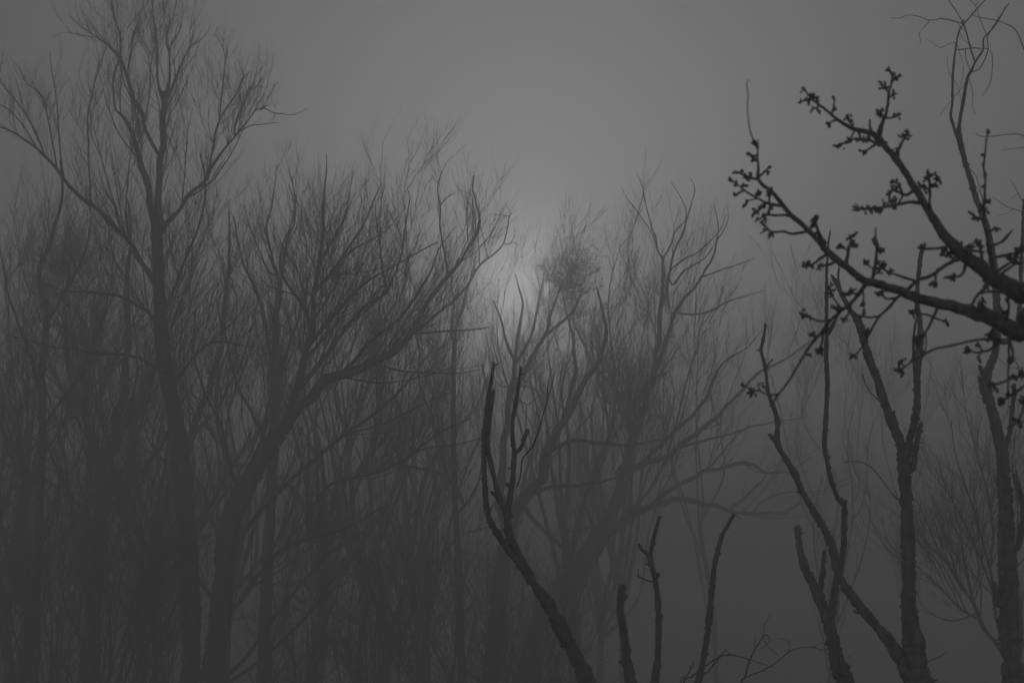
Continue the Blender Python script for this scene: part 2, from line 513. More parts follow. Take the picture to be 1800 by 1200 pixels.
# ------------------------------------------------------------------ the willow right of the middle, deeper in the fog
traced_tree("bare_tree", "pale leaning bare tree right of the glow, its limbs spreading far out to the right", "tree", 42.0,
    [(925, 1205, 44), (945, 1120, 40), (970, 1055, 36), (1000, 1015, 32), (1035, 968, 30), (1058, 932, 28)],
    [[(1055, 938, 22), (1078, 895, 19), (1092, 845, 16), (1103, 800, 14), (1115, 760, 13), (1140, 690, 12), (1150, 650, 11), (1158, 590, 9), (1162, 540, 8), (1165, 480, 6.5), (1166, 452, 6)],
     [(1166, 454, 5), (1155, 436, 4.2), (1151, 415, 4), (1143, 395, 3.2), (1135, 360, 2.6), (1130, 330, 2), (1119, 305, 1.2)],
     [(1152, 425, 3), (1140, 400, 2.4), (1115, 365, 2), (1103, 350, 1.6), (1092, 328, 1)],
     [(1167, 452, 4.5), (1178, 430, 4), (1188, 405, 3.5), (1203, 390, 3), (1206, 370, 2.6), (1195, 345, 2), (1180, 320, 1.2)],
     [(1160, 560, 7), (1176, 490, 6), (1188, 435, 5), (1202, 405, 4.5), (1208, 385, 3.5), (1218, 350, 2.5), (1221, 330, 2), (1213, 312, 1.2)],
     [(1118, 755, 9), (1150, 660, 8), (1175, 592, 8), (1188, 545, 7), (1205, 525, 6.5), (1235, 485, 5.5), (1252, 455, 4.5), (1260, 430, 3.5), (1262, 395, 2.4), (1255, 360, 1.5)],
     [(1234, 487, 4), (1265, 475, 3.5), (1286, 467, 3), (1325, 455, 1.5)],
     [(1200, 552, 5), (1240, 550, 4), (1275, 532, 3.4), (1310, 520, 2.6), (1345, 510, 1.3)],
     [(1183, 500, 5), (1200, 480, 4.4), (1222, 462, 4), (1240, 450, 3), (1262, 420, 2.5), (1278, 390, 2), (1280, 358, 1.2)],
     [(1183, 470, 4.5), (1205, 455, 4), (1222, 447, 3.5), (1243, 428, 3), (1268, 402, 2.4), (1276, 375, 1.4)],
     [(1113, 765, 8), (1090, 710, 7), (1072, 672, 6), (1045, 642, 5), (1028, 608, 3.5), (1010, 575, 2)],
     [(1108, 768, 6), (1108, 715, 5), (1098, 670, 4), (1080, 640, 3), (1065, 600, 2)],
     [(1096, 835, 12), (1130, 812, 10), (1160, 782, 9), (1190, 752, 8), (1218, 728, 8), (1240, 700, 7), (1254, 668, 6), (1266, 645, 5), (1284, 628, 4), (1315, 608, 3), (1340, 580, 2)],
     [(1098, 838, 13), (1150, 810, 12), (1190, 785, 11), (1230, 756, 10), (1260, 735, 9), (1285, 706, 8), (1310, 676, 7.5), (1345, 650, 6.5), (1380, 630, 5), (1420, 604, 4), (1460, 578, 3), (1500, 560, 2)],
     [(1190, 786, 7), (1228, 776, 6), (1270, 766, 5), (1320, 750, 4), (1375, 740, 2.5), (1420, 730, 1.6)],
     [(1060, 938, 20), (1100, 910, 17), (1140, 890, 15), (1165, 879, 13), (1200, 876, 12), (1240, 884, 10.5), (1272, 893, 9.5), (1305, 899, 8.5), (1350, 903, 7), (1385, 899, 6), (1412, 880, 4), (1445, 862, 3), (1500, 835, 1.6)],
     [(1150, 886, 10), (1185, 858, 10), (1232, 832, 9), (1272, 821, 9), (1300, 816, 9), (1328, 820, 7), (1348, 832, 5), (1385, 830, 3.5), (1430, 800, 2)],
     [(1285, 893, 6), (1310, 873, 6), (1335, 850, 5), (1345, 832, 4.5)],
     [(1325, 900, 5), (1345, 878, 4), (1375, 867, 4), (1410, 865, 3.4), (1460, 860, 2.6), (1500, 845, 1.6), (1540, 812, 1)],
     [(1240, 830, 5), (1265, 800, 4), (1290, 770, 3), (1320, 745, 2)],
     [(1045, 955, 9), (1020, 970, 8), (1005, 1000, 7), (985, 1015, 5), (970, 960, 4), (985, 920, 3), (1030, 880, 2)],
     [(1040, 965, 7), (1085, 925, 5), (1070, 915, 4), (1000, 935, 3.5), (960, 935, 2)]],
    W(1.5, 2.3, 3.2, 2.7, 1.9, 1.25, 0.10, 0.0040, thr=0.022, rfull=0.06), spread=3.5, lw=0.85, kamp=0.5)

# ------------------------------------------------------------------ slimmer trees in the middle distance
traced_tree("bare_tree", "dark many-stemmed bare tree just below the glow", "tree", 34.0,
    [(860, 1205, 34), (875, 1080, 30), (885, 980, 27), (900, 905, 25)],
    [[(898, 910, 22), (945, 852, 19), (966, 790, 17), (990, 740, 14), (1018, 692, 12), (1048, 642, 9), (1066, 590, 7), (1060, 545, 5), (1050, 505, 3)],
     [(892, 940, 18), (882, 850, 15), (890, 760, 12), (898, 690, 10), (905, 635, 8), (915, 575, 6), (918, 530, 4.5), (912, 500, 3), (905, 480, 2)],
     [(905, 635, 7), (890, 600, 5), (880, 560, 4), (868, 530, 3)],
     [(896, 700, 9), (930, 640, 8), (955, 590, 7), (972, 545, 5), (985, 500, 3)],
     [(955, 592, 6), (990, 565, 5), (1010, 540, 3.5), (1025, 505, 2)],
     [(905, 640, 6), (935, 585, 5), (945, 540, 4), (955, 490, 2.5)],
     [(963, 795, 9), (1000, 775, 8), (1050, 778, 7), (1110, 781, 5), (1160, 772, 3)],
     [(985, 745, 9), (1010, 660, 7), (1008, 600, 5), (995, 550, 3.5), (990, 520, 2)],
     [(930, 870, 9), (970, 855, 8), (1030, 852, 6), (1080, 838, 4)],
     [(885, 880, 9), (860, 820, 8), (850, 760, 6), (855, 690, 5), (845, 640, 3)]],
    W(2.0, 2.6, 3.2, 1.9, 1.3, 0.9, 0.10, 0.0038, thr=0.035, rfull=0.09), spread=2.5)

traced_tree("bare_tree", "slender upright bare tree behind the tip of the broken dead limb", "tree", 32.0,
    [(812, 1205, 15), (806, 1000, 13), (800, 880, 11), (797, 760, 9), (797, 650, 8)],
    [[(797, 655, 8), (801, 600, 6.5), (806, 560, 5.5), (815, 525, 4.5), (828, 490, 3), (836, 450, 2)],
     [(799, 615, 4), (792, 570, 3.4), (797, 530, 3), (790, 470, 2)],
     [(798, 830, 6), (775, 770, 5), (750, 715, 4.5), (737, 660, 4), (735, 610, 3), (725, 560, 2)],
     [(800, 860, 5), (775, 800, 4), (758, 740, 3), (760, 690, 2)],
     [(806, 900, 6), (840, 850, 5), (850, 800, 3)],
     [(812, 880, 7), (795, 845, 6), (750, 826, 5), (690, 815, 4), (640, 830, 2.5)]],
    W(2.8, 3.2, 3.8, 1.8, 1.3, 0.9, 0.11, 0.0038, thr=0.012, rfull=0.04), spread=1.5)

traced_tree("bare_tree", "bare tree with upright twin leaders between the two big left trees", "tree", 34.0,
    [(462, 1205, 24), (470, 1000, 20), (478, 850, 18), (482, 720, 15), (484, 620, 13), (486, 560, 11)],
    [[(486, 570, 9), (490, 510, 8), (488, 480, 6), (475, 440, 5), (468, 400, 4), (476, 370, 3), (482, 330, 2), (488, 290, 1)],
     [(488, 520, 6), (498, 465, 5), (506, 415, 4), (516, 395, 3), (519, 350, 2.4), (512, 310, 1.4)],
     [(480, 640, 7), (465, 560, 6), (450, 510, 5), (430, 470, 4), (420, 430, 3), (410, 380, 2)],
     [(482, 680, 7), (510, 600, 6), (530, 540, 4), (545, 480, 3)],
     [(474, 480, 3), (455, 440, 2.6), (440, 400, 2), (430, 360, 1.4)],
     [(478, 800, 8), (440, 720, 6), (410, 660, 5), (395, 590, 4), (380, 520, 2.5)]],
    W(2.8, 3.2, 3.8, 2.0, 1.4, 0.9, 0.12, 0.0038, rfull=0.04), spread=1.5)

# ------------------------------------------------------------------ trunks at the lower left
LL = [("bare tree with a slim straight trunk near the lower left corner", 31.0,
       [(60, 1205, 22), (62, 1080, 21), (66, 980, 20), (70, 860, 19), (75, 740, 17), (72, 640, 15)],
       [[(72, 650, 14), (85, 560, 11), (70, 480, 9), (95, 400, 7), (110, 340, 5), (105, 280, 3)],
        [(72, 690, 9), (45, 600, 8), (20, 540, 6), (5, 460, 4), (-10, 400, 3)],
        [(74, 760, 9), (120, 690, 8), (165, 600, 6), (190, 520, 4), (200, 440, 2.5)],
        [(70, 860, 8), (30, 800, 7), (0, 750, 5), (-40, 690, 3)],
        [(78, 570, 8), (110, 520, 7), (150, 440, 5), (160, 380, 3)]]),
      ("bare tree with a thick blurred trunk between the corner tree and the tall forked tree", 33.0,
       [(160, 1205, 30), (165, 1090, 28), (172, 980, 27), (185, 880, 25), (195, 790, 20)],
       [[(195, 800, 20), (215, 700, 16), (225, 600, 12), (222, 500, 9), (230, 420, 6), (225, 350, 4)],
        [(190, 830, 16), (150, 740, 13), (120, 640, 10), (115, 540, 8), (125, 450, 5), (120, 390, 3)],
        [(200, 780, 14), (250, 700, 11), (290, 600, 8), (330, 500, 5), (340, 430, 3)],
        [(180, 900, 14), (230, 850, 11), (280, 790, 8), (320, 700, 5)],
        [(178, 930, 12), (130, 880, 10), (90, 800, 7), (60, 700, 4)]]),
      ("leaning bare tree cut off by the lower left edge", 29.0,
       [(20, 1205, 26), (8, 1110, 22), (-5, 1010, 18), (-20, 900, 14)],
       [[(-5, 1010, 12), (30, 920, 9), (40, 820, 7), (30, 720, 4)],
        [(4, 1080, 10), (50, 1000, 8), (90, 920, 6), (110, 820, 4)],
        [(-18, 910, 12), (-40, 780, 9), (-30, 650, 6), (-10, 560, 4)]]),
      ("bare tree with two stems rising in the dark behind the broad tree", 38.0,
       [(250, 1205, 18), (262, 1060, 16), (280, 940, 15), (300, 840, 13)],
       [[(300, 850, 15), (350, 730, 12), (385, 620, 9), (395, 520, 7), (405, 440, 5), (400, 370, 3)],
        [(275, 960, 13), (240, 850, 10), (230, 740, 8), (245, 640, 5)],
        [(330, 780, 9), (390, 700, 7), (430, 620, 5), (450, 540, 3)],
        [(265, 1040, 12), (330, 960, 10), (390, 850, 7), (440, 760, 4)]])]
for lab, D, tr, lm in LL:
    traced_tree("bare_tree", lab, "tree", D, [(x, y, w_ * 0.78) for x, y, w_ in tr], lm, W(1.8, 2.2, 3.0, 2.2, 1.5, 1.0, 0.07, 0.0038, rfull=0.04), spread=2.5, lw=0.8)

# ------------------------------------------------------------------ trees known only from their haze-soft crowns
CLUMP = []


def wild_tree(seed, H, stems, spreadf, recipe, ivy=0.0, thick=0.0085):
    """one free-grown tree at the origin: trunk, limbs and crown as separate meshes"""
    global rng
    keep_rng, rng = rng, np.random.default_rng(seed)
    root = thing("bare_tree", "", "tree", (0, 0, 0))
    g = Geo()
    zf = H * rng.uniform(0.28, 0.4)
    tp = [np.array([0, 0, -0.15]), np.array([0.05, 0.03, zf * 0.5]), np.array([rng.normal(0, .15), rng.normal(0, .15), zf])]
    r0 = thick * H
    limb_geo(g, tp, [r0 * 1.15, r0, r0 * 0.85], 0.25, 10, 0.05)
    g.build("trunk", M_TREE, root)
    curves = []
    for i in range(stems):
        a = 2 * math.pi * (i + rng.uniform(-.3, .3)) / stems
        u = np.array([math.cos(a), math.sin(a), 0])
        sp = spreadf * rng.uniform(0.15, 1.0)
        hh = H * rng.uniform(0.75, 1.0) * (1 - 0.25 * sp)
        b = tp[2] * rng.uniform(0.55, 1.0)
        P = [b, b + u * sp * H * 0.10 + UP * (hh - b[2]) * 0.25, b + u * sp * H * 0.22 + UP * (hh - b[2]) * 0.55,
             b + u * sp * H * 0.30 + UP * (hh - b[2]) * 0.8, b + u * sp * H * 0.34 + UP * (hh - b[2])]
        P = [P[0]] + [p + rng.normal(0, 0.02 * H, 3) for p in P[1:]]
        rr = [r0 * 0.55, r0 * 0.42, r0 * 0.28, r0 * 0.15, r0 * 0.04]
        g = Geo()
        limb_geo(g, P, rr, 0.3, 6, 0.05, wob=0.05)
        g.build("limb", M_TREE, root)
        curves.append((P, rr))
    crown_on(root, curves, recipe)
    if ivy:
        P, r = stack(curves)
        o = np.argsort(-P[:, 17, 2] + 0.5 * np.hypot(P[:, 17, 0], P[:, 17, 1]))[:1]      # the topmost fork carries the clump
        clump = P[o[0], 16]
        P, r = P[o], r[o]
        g = Geo()
        P1, r1 = grow(P[:, 14:18], np.maximum(r[:, 14:18], 0.02), per_m=34, t0=0, ang=(0.4, 1.5), length=1.7, taper=0, trop=0.05, wander=0.2, k=6, rr=0.5, rmin=0.006)
        g.tubes(P1, r1, 3)
        P2, r2 = grow(P1, r1, per_m=26, t0=0.1, ang=(0.5, 1.4), length=0.5, taper=0, trop=0.02, wander=0.3, k=5, rr=0.8, rmin=0.006)
        g.tubes(P2, r2, 3)
        g.build("twig_clump", M_TWIG, root)
        CLUMP.append(clump)
    rng = keep_rng
    return root


def copy_tree(src, first):
    if first:
        return src
    c = src.copy()
    COL.objects.link(c)
    for ch in src.children:
        d = ch.copy()
        COL.objects.link(d)
        d.parent = c
    return c


WR = W(1.7, 2.4, 2.8, 2.6, 1.8, 1.2, 0.11, 0.0050, 0.4)
PROTO = [wild_tree(11, 14, 9, 0.9, WR, thick=0.0065), wild_tree(12, 14, 11, 0.7, W(1.7, 2.4, 2.8, 2.4, 1.7, 1.1, 0.13, 0.0050, 0.4)),
         wild_tree(13, 14, 5, 0.55, WR, thick=0.005), wild_tree(14, 14, 9, 0.75, WR, ivy=1.0)]
used = [0] * len(PROTO)
FAR = [  # px, D, top py, prototype, label
    (1000, 41, 512, 3, "hazy clump-crowned tree standing right of the brightest glow"),
    (1085, 49, 400, 1, "very faint tree right of the gap in the treetops"),
    (872, 52, 520, 2, "thin pale tree in front of the glow itself"),
    (695, 50, 350, 2, "faintest thin treetop above the broad tree's right shoulder"),
    (585, 42, 246, 1, "hazy tall tree whose top shows above the broad tree's crown"),
    (650, 40, 300, 0, "hazy tree filling in behind the broad tree's right side"),
    (430, 40, 318, 1, "hazy tree in the gap right of the tall forked tree"),
    (330, 38, 262, 0, "hazy tree behind the trunk of the tall forked tree"),
    (205, 39, 268, 1, "hazy tree behind the left arm of the tall forked tree"),
    (110, 38, 480, 3, "hazy clump-crowned tree under the left arm of the tall forked tree"),
    (25, 40, 262, 0, "hazy tree at the left edge behind the corner tree"),
    (760, 42, 470, 1, "hazy low tree behind the dead broken limb"),
    (690, 36, 560, 0, "low hazy tree under the broad tree's bent limb"),
    (1045, 48, 570, 1, "hazy bushy tree right below the clump-crowned tree"),
    (1234, 49, 410, 2, "faint tree behind the slim bowed cut stem"),
    (1431, 53, 450, 2, "faint tree straight behind the long thin gray stem"),
    (1562, 54, 500, 2, "faintest tree, straight behind the stout V-forked pruned tree"),
]
for px, D, top, pi, lab in FAR:
    o = copy_tree(PROTO[pi], used[pi] == 0)
    used[pi] += 1
    p = at(px, top, D)
    if pi == 3:                                       # here px, top is where the dark clump of twigs shows
        c = CLUMP[0]
        s = p[2] / c[2]
        o.location = (p[0], D - s * math.hypot(c[0], c[1]), -0.02)
        o.rotation_euler.z = R(90) - math.atan2(c[1], c[0])
    else:
        s = p[2] / 14.0
        o.location = (p[0], p[1], -0.02)
        o.rotation_euler.z = random.uniform(0, 6.28)
    o.scale = (s * (1 if pi == 3 else random.uniform(0.92, 1.1)),) * 2 + (s,)
    o["label"], o["group"] = lab, "trees fading into the fog"

# ------------------------------------------------------------------ brush under the trees
def brush(seed, n, H, spread_, rec=None, rs=1.0):
    global rng
    keep_rng, rng = rng, np.random.default_rng(seed)
    root = thing("bush", "", "bush", (0, 0, 0))
    curves, g = [], Geo()
    for i in range(n):
        a = rng.uniform(0, 6.28)
        u = np.array([math.cos(a), math.sin(a), 0])
        b = u * rng.uniform(0, 0.35) * rs * rs - UP * 0.1
        h = H * rng.uniform(0.6, 1.0)
        e = spread_ * rng.uniform(0.1, 1)
        P = [b, b + u * e * 0.3 + UP * h * 0.35, b + u * e * 0.7 + UP * h * 0.7, b + u * e + UP * h]
        P = [P[0]] + [p + rng.normal(0, 0.25 if H < 8 else 0.3, 3) for p in P[1:]]
        rr = [0.03 * rs, 0.022 * rs, 0.014 * rs, 0.004 * rs]
        limb_geo(g, P, rr, 0.25, 5, 0.05)
        curves.append((P, rr))
    g.build("stem", M_TREE, root)
    crown_on(root, curves, rec or W(2.2, 3.2, 4.0, 1.7, 1.1, 0.75, 0.04, 0.0038, 0.1), name="twigs")
    rng = keep_rng
    return root


BP = [brush(31, 12, 5, 1.6), brush(32, 10, 5, 2.2), brush(33, 15, 5, 1.2)]
bu = [0] * 5
BUSH = [(40, 30, 690, 0, "dark bush at the foot of the corner tree"), (130, 33, 640, 1, "dark bush behind the thick blurred trunk"),
        (225, 29, 720, 2, "dark bush between the thick blurred trunk and the tall forked tree"), (300, 34, 660, 0, "dark bush behind the tall forked tree's foot"),
        (520, 31, 850, 1, "bush to the right of the broad tree's foot"), (680, 28, 880, 2, "dark bush left of the forked pruned stem"),
        (765, 30, 840, 0, "dark bush under the slender upright tree"), (850, 28, 910, 1, "dark bush behind the forked pruned stem's left side"),
        (1000, 27, 1010, 2, "low twiggy bush behind the forked pruned stem's foot"), 
        (935, 32, 880, 0, "dark bush behind the many-stemmed tree's foot"),
]
for px, D, top, pi, lab in BUSH:
    o = copy_tree(BP[pi], bu[pi] == 0)
    bu[pi] += 1
    p = at(px, top, D)
    o.location = (p[0], p[1], -0.02)
    s = p[2] / (5.3 if pi < 3 else 14.6)
    o.scale = (min(s, 1.15), min(s, 1.15), s)
    o.rotation_euler.z = random.uniform(0, 6.28)
    o["label"], o["group"] = lab, "brush under the trees"

# ------------------------------------------------------------------ the pruned stems close by
def pruned(label, D, trunk, limbs, twigs=(), flare=1.03):
    D = D * 0.88
    root, _ = traced_tree("pruned_tree", label, "tree", D, trunk, limbs, None, group="pruned trees close to the camera", mat=M_BARK, spread=0.5, step=0.010,
                          rough=0.11, nub=13, sides=12, flare=flare, kink=0.12, splinter=4, kamp=0.12)
    dep = Depths(D)
    dep.add(trunk, D, 0)
    for tw in twigs:
        P, r = trace(tw, D, float(rng.uniform(-0.25, 0.25)))
        g = Geo()
        limb_geo(g, P, r, 0.02, 6, 0.06, wob=0.2)
        g.build("twig", M_TWIG, root)
    return root


pruned("dark pruned stem in the middle that forks into three cut tips", 9.0,
    [(1035, 1205, 27), (1015, 1160, 27), (988, 1108, 25), (966, 1065, 22), (946, 1036, 21)],
    [[(955, 1050, 16), (925, 1008, 14), (905, 982, 13), (889, 962, 12), (874, 938, 11), (862, 915, 10), (855, 890, 9.5), (852, 860, 9), (851, 820, 8.5), (851, 790, 9), (853, 760, 10), (856, 730, 9), (859, 700, 8), (863, 675, 7), (866, 655, 6), (868, 638, 4.5)],
     [(950, 1043, 14), (930, 1008, 13), (915, 980, 12), (902, 958, 12), (895, 938, 12), (892, 912, 13), (887, 896, 10), (878, 878, 9), (872, 855, 9), (867, 832, 8), (863, 812, 8), (858, 788, 8), (860, 745, 7), (864, 710, 7), (867, 684, 5)],
     [(891, 905, 11), (896, 880, 10), (901, 850, 9.5), (904, 815, 9), (905, 795, 8.5), (902, 770, 7.5), (902, 740, 7), (906, 710, 6.5), (910, 690, 6), (913, 665, 5), (916, 646, 4.5)],
     [(905, 797, 6.5), (916, 786, 7), (923, 770, 8), (928, 756, 8)],
     [(876, 876, 8), (866, 866, 7)], [(892, 912, 8), (899, 904, 7)], [(898, 858, 7), (891, 850, 5)]],
    [[(906, 857, 2.6), (914, 840, 2.2), (916, 822, 2.4), (919, 805, 2.6), (932, 790, 2.8), (941, 773, 2.6), (950, 745, 2.2), (958, 717, 2), (966, 690, 1.8), (975, 657, 1)],
     [(961, 703, 1.6), (963, 675, 1.4), (965, 665, 1.2), (971, 647, 0.9)],
     [(924, 755, 1.4), (925, 713, 1.2), (920, 708, 1.2), (913, 702, 1)], [(925, 713, 1.1), (937, 705, 1), (945, 694, .8)],
     [(914, 657, 2.5), (923, 657, 1.4)], [(868, 643, 3), (877, 638, 1.6)], [(862, 898, 2.2), (869, 882, 1.6)]])

pruned("short thick cut stem standing upright, shortest of those at the bottom edge", 8.5,
    [(1110, 1205, 18), (1102, 1165, 17), (1098, 1125, 14), (1093, 1090, 13), (1090, 1068, 13), (1092, 1048, 12), (1094, 1027, 9.5)],
    [[(1094, 1165, 6), (1088, 1161, 4)], [(1091, 1045, 6), (1089, 1038, 4)]])
pruned("upright cut stem with a small left fork near its tip", 9.0,
    [(1150, 1205, 13), (1155, 1170, 12), (1157, 1130, 11), (1158, 1085, 11), (1156, 1050, 10), (1152, 1020, 10), (1147, 1000, 9), (1143, 980, 9), (1147, 955, 8), (1153, 930, 6), (1160, 906, 4)],
    [[(1142, 976, 7), (1133, 969, 7), (1126, 961, 6), (1122, 956, 4.5)], [(1156, 1012, 6), (1158, 1008, 5)], [(1160, 1085, 6), (1165, 1080, 4)]],
    [[(1147, 1022, 3.5), (1130, 1017, 3), (1119, 1010, 2)], [(1123, 1012, 1.5), (1121, 999, 1)]])
pruned("slim bowed cut stem curving up to the right, alone in the open fog", 9.5,
    [(1222, 1210, 12), (1230, 1190, 11), (1238, 1150, 10.5), (1244, 1110, 10), (1248, 1070, 9.5), (1252, 1030, 9), (1255, 1000, 8.5), (1261, 970, 8), (1270, 940, 7), (1281, 920, 6.5), (1290, 903, 6)],
    [[(1289, 904, 4), (1292, 907, 3)]], [[(1290, 905, 1.4), (1302, 911, 0.9)]])
pruned("pruned tree with a blunt left arm and a long thin gray stem rising from it", 10.0,
    [(1490, 1210, 30), (1473, 1165, 25), (1463, 1122, 22), (1456, 1092, 20)],
    [[(1457, 1095, 19), (1444, 1060, 18), (1430, 1032, 16), (1416, 1000, 14), (1408, 970, 12.5), (1404, 945, 11), (1402, 928, 10)],
     [(1440, 1050, 11), (1446, 1012, 9.5), (1447, 990, 8.5), (1449, 971, 7)],
     [(1460, 1112, 13), (1463, 1070, 12.5), (1468, 1032, 12), (1476, 1000, 12), (1481, 960, 11), (1483, 920, 10.5), (1484, 888, 10), (1472, 872, 9.5), (1463, 850, 9), (1455, 820, 8.5), (1449, 780, 8.5), (1451, 740, 8.5), (1454, 690, 8.5), (1453, 640, 8), (1453, 600, 7.5), (1453, 560, 6.5), (1453, 520, 6.5), (1453, 480, 5), (1456, 430, 3.6), (1460, 404, 2)],
     [(1484, 888, 7), (1488, 879, 5)],
     [(1456, 590, 4), (1464, 575, 3.5), (1470, 560, 3), (1476, 545, 2)]])
pruned("stout pruned tree forking into a V, with a bowed stem crossing to the left", 9.5,
    [(1617, 1210, 48), (1611, 1180, 41), (1606, 1130, 35), (1600, 1090, 30), (1597, 1058, 23), (1598, 1030, 25), (1597, 980, 23), (1595, 920, 22), (1593, 880, 21), (1590, 840, 24), (1588, 812, 23)],
    [[(1588, 818, 17), (1578, 772, 16), (1565, 735, 16), (1553, 700, 15.5), (1540, 665, 14), (1525, 620, 14), (1514, 580, 13), (1506, 560, 12), (1495, 545, 9.5), (1482, 520, 8.5), (1472, 502, 8), (1463, 486, 6.5)],
     [(1508, 570, 8), (1511, 561, 8)], [(1478, 510, 4.5), (1473, 490, 4), (1475, 470, 3.5)], [(1566, 738, 8), (1571, 728, 7)],
     [(1590, 815, 15), (1599, 770, 13), (1608, 740, 13), (1613, 700, 12.5), (1612, 660, 12.5), (1615, 620, 12), (1618, 590, 11), (1616, 560, 9.5), (1612, 540, 9), (1613, 500, 8), (1617, 460, 7.5), (1621, 438, 6.5)],
     [(1604, 825, 9), (1609, 790, 10), (1614, 760, 10), (1619, 743, 8)],
     [(1608, 660, 5), (1606, 620, 5), (1607, 585, 4.5), (1611, 560, 4)],
     [(1600, 1195, 26), (1580, 1152, 21), (1555, 1116, 19), (1530, 1085, 17), (1510, 1063, 17), (1490, 1035, 16), (1478, 1015, 16), (1470, 990, 14), (1464, 965, 14), (1455, 942, 13), (1442, 918, 12.5), (1430, 895, 12.5), (1412, 866, 11.5), (1397, 835, 10.5), (1380, 806, 10), (1368, 782, 10), (1366, 765, 9.5), (1367, 745, 8.5), (1363, 725, 8), (1356, 706, 8), (1350, 688, 7), (1347, 660, 6), (1344, 640, 6), (1338, 615, 5.5), (1342, 595, 5.5), (1346, 570, 5.5)],
     [(1366, 782, 8), (1360, 772, 7), (1352, 764, 6)], [(1346, 652, 4), (1351, 640, 3.5), (1358, 631, 3)], [(1339, 616, 3.5), (1330, 615, 2.5)],
     [(1510, 1077, 6), (1500, 1072, 4)], [(1595, 1052, 12), (1586, 1047, 9)], [(1598, 1166, 10), (1599, 1158, 7)]],
    [[(1545, 703, 2.6), (1532, 692, 2.2), (1522, 676, 1.8), (1516, 657, 1.4)],
     [(1579, 877, 2.8), (1570, 870, 2.4), (1555, 850, 2.2), (1540, 830, 2), (1525, 817, 1.8), (1510, 811, 1.5), (1483, 812, 1)],
     [(1630, 1162, 1.6), (1648, 1155, 1.4), (1664, 1146, 1)], [(1578, 875, 1.4), (1574, 862, 1)]])

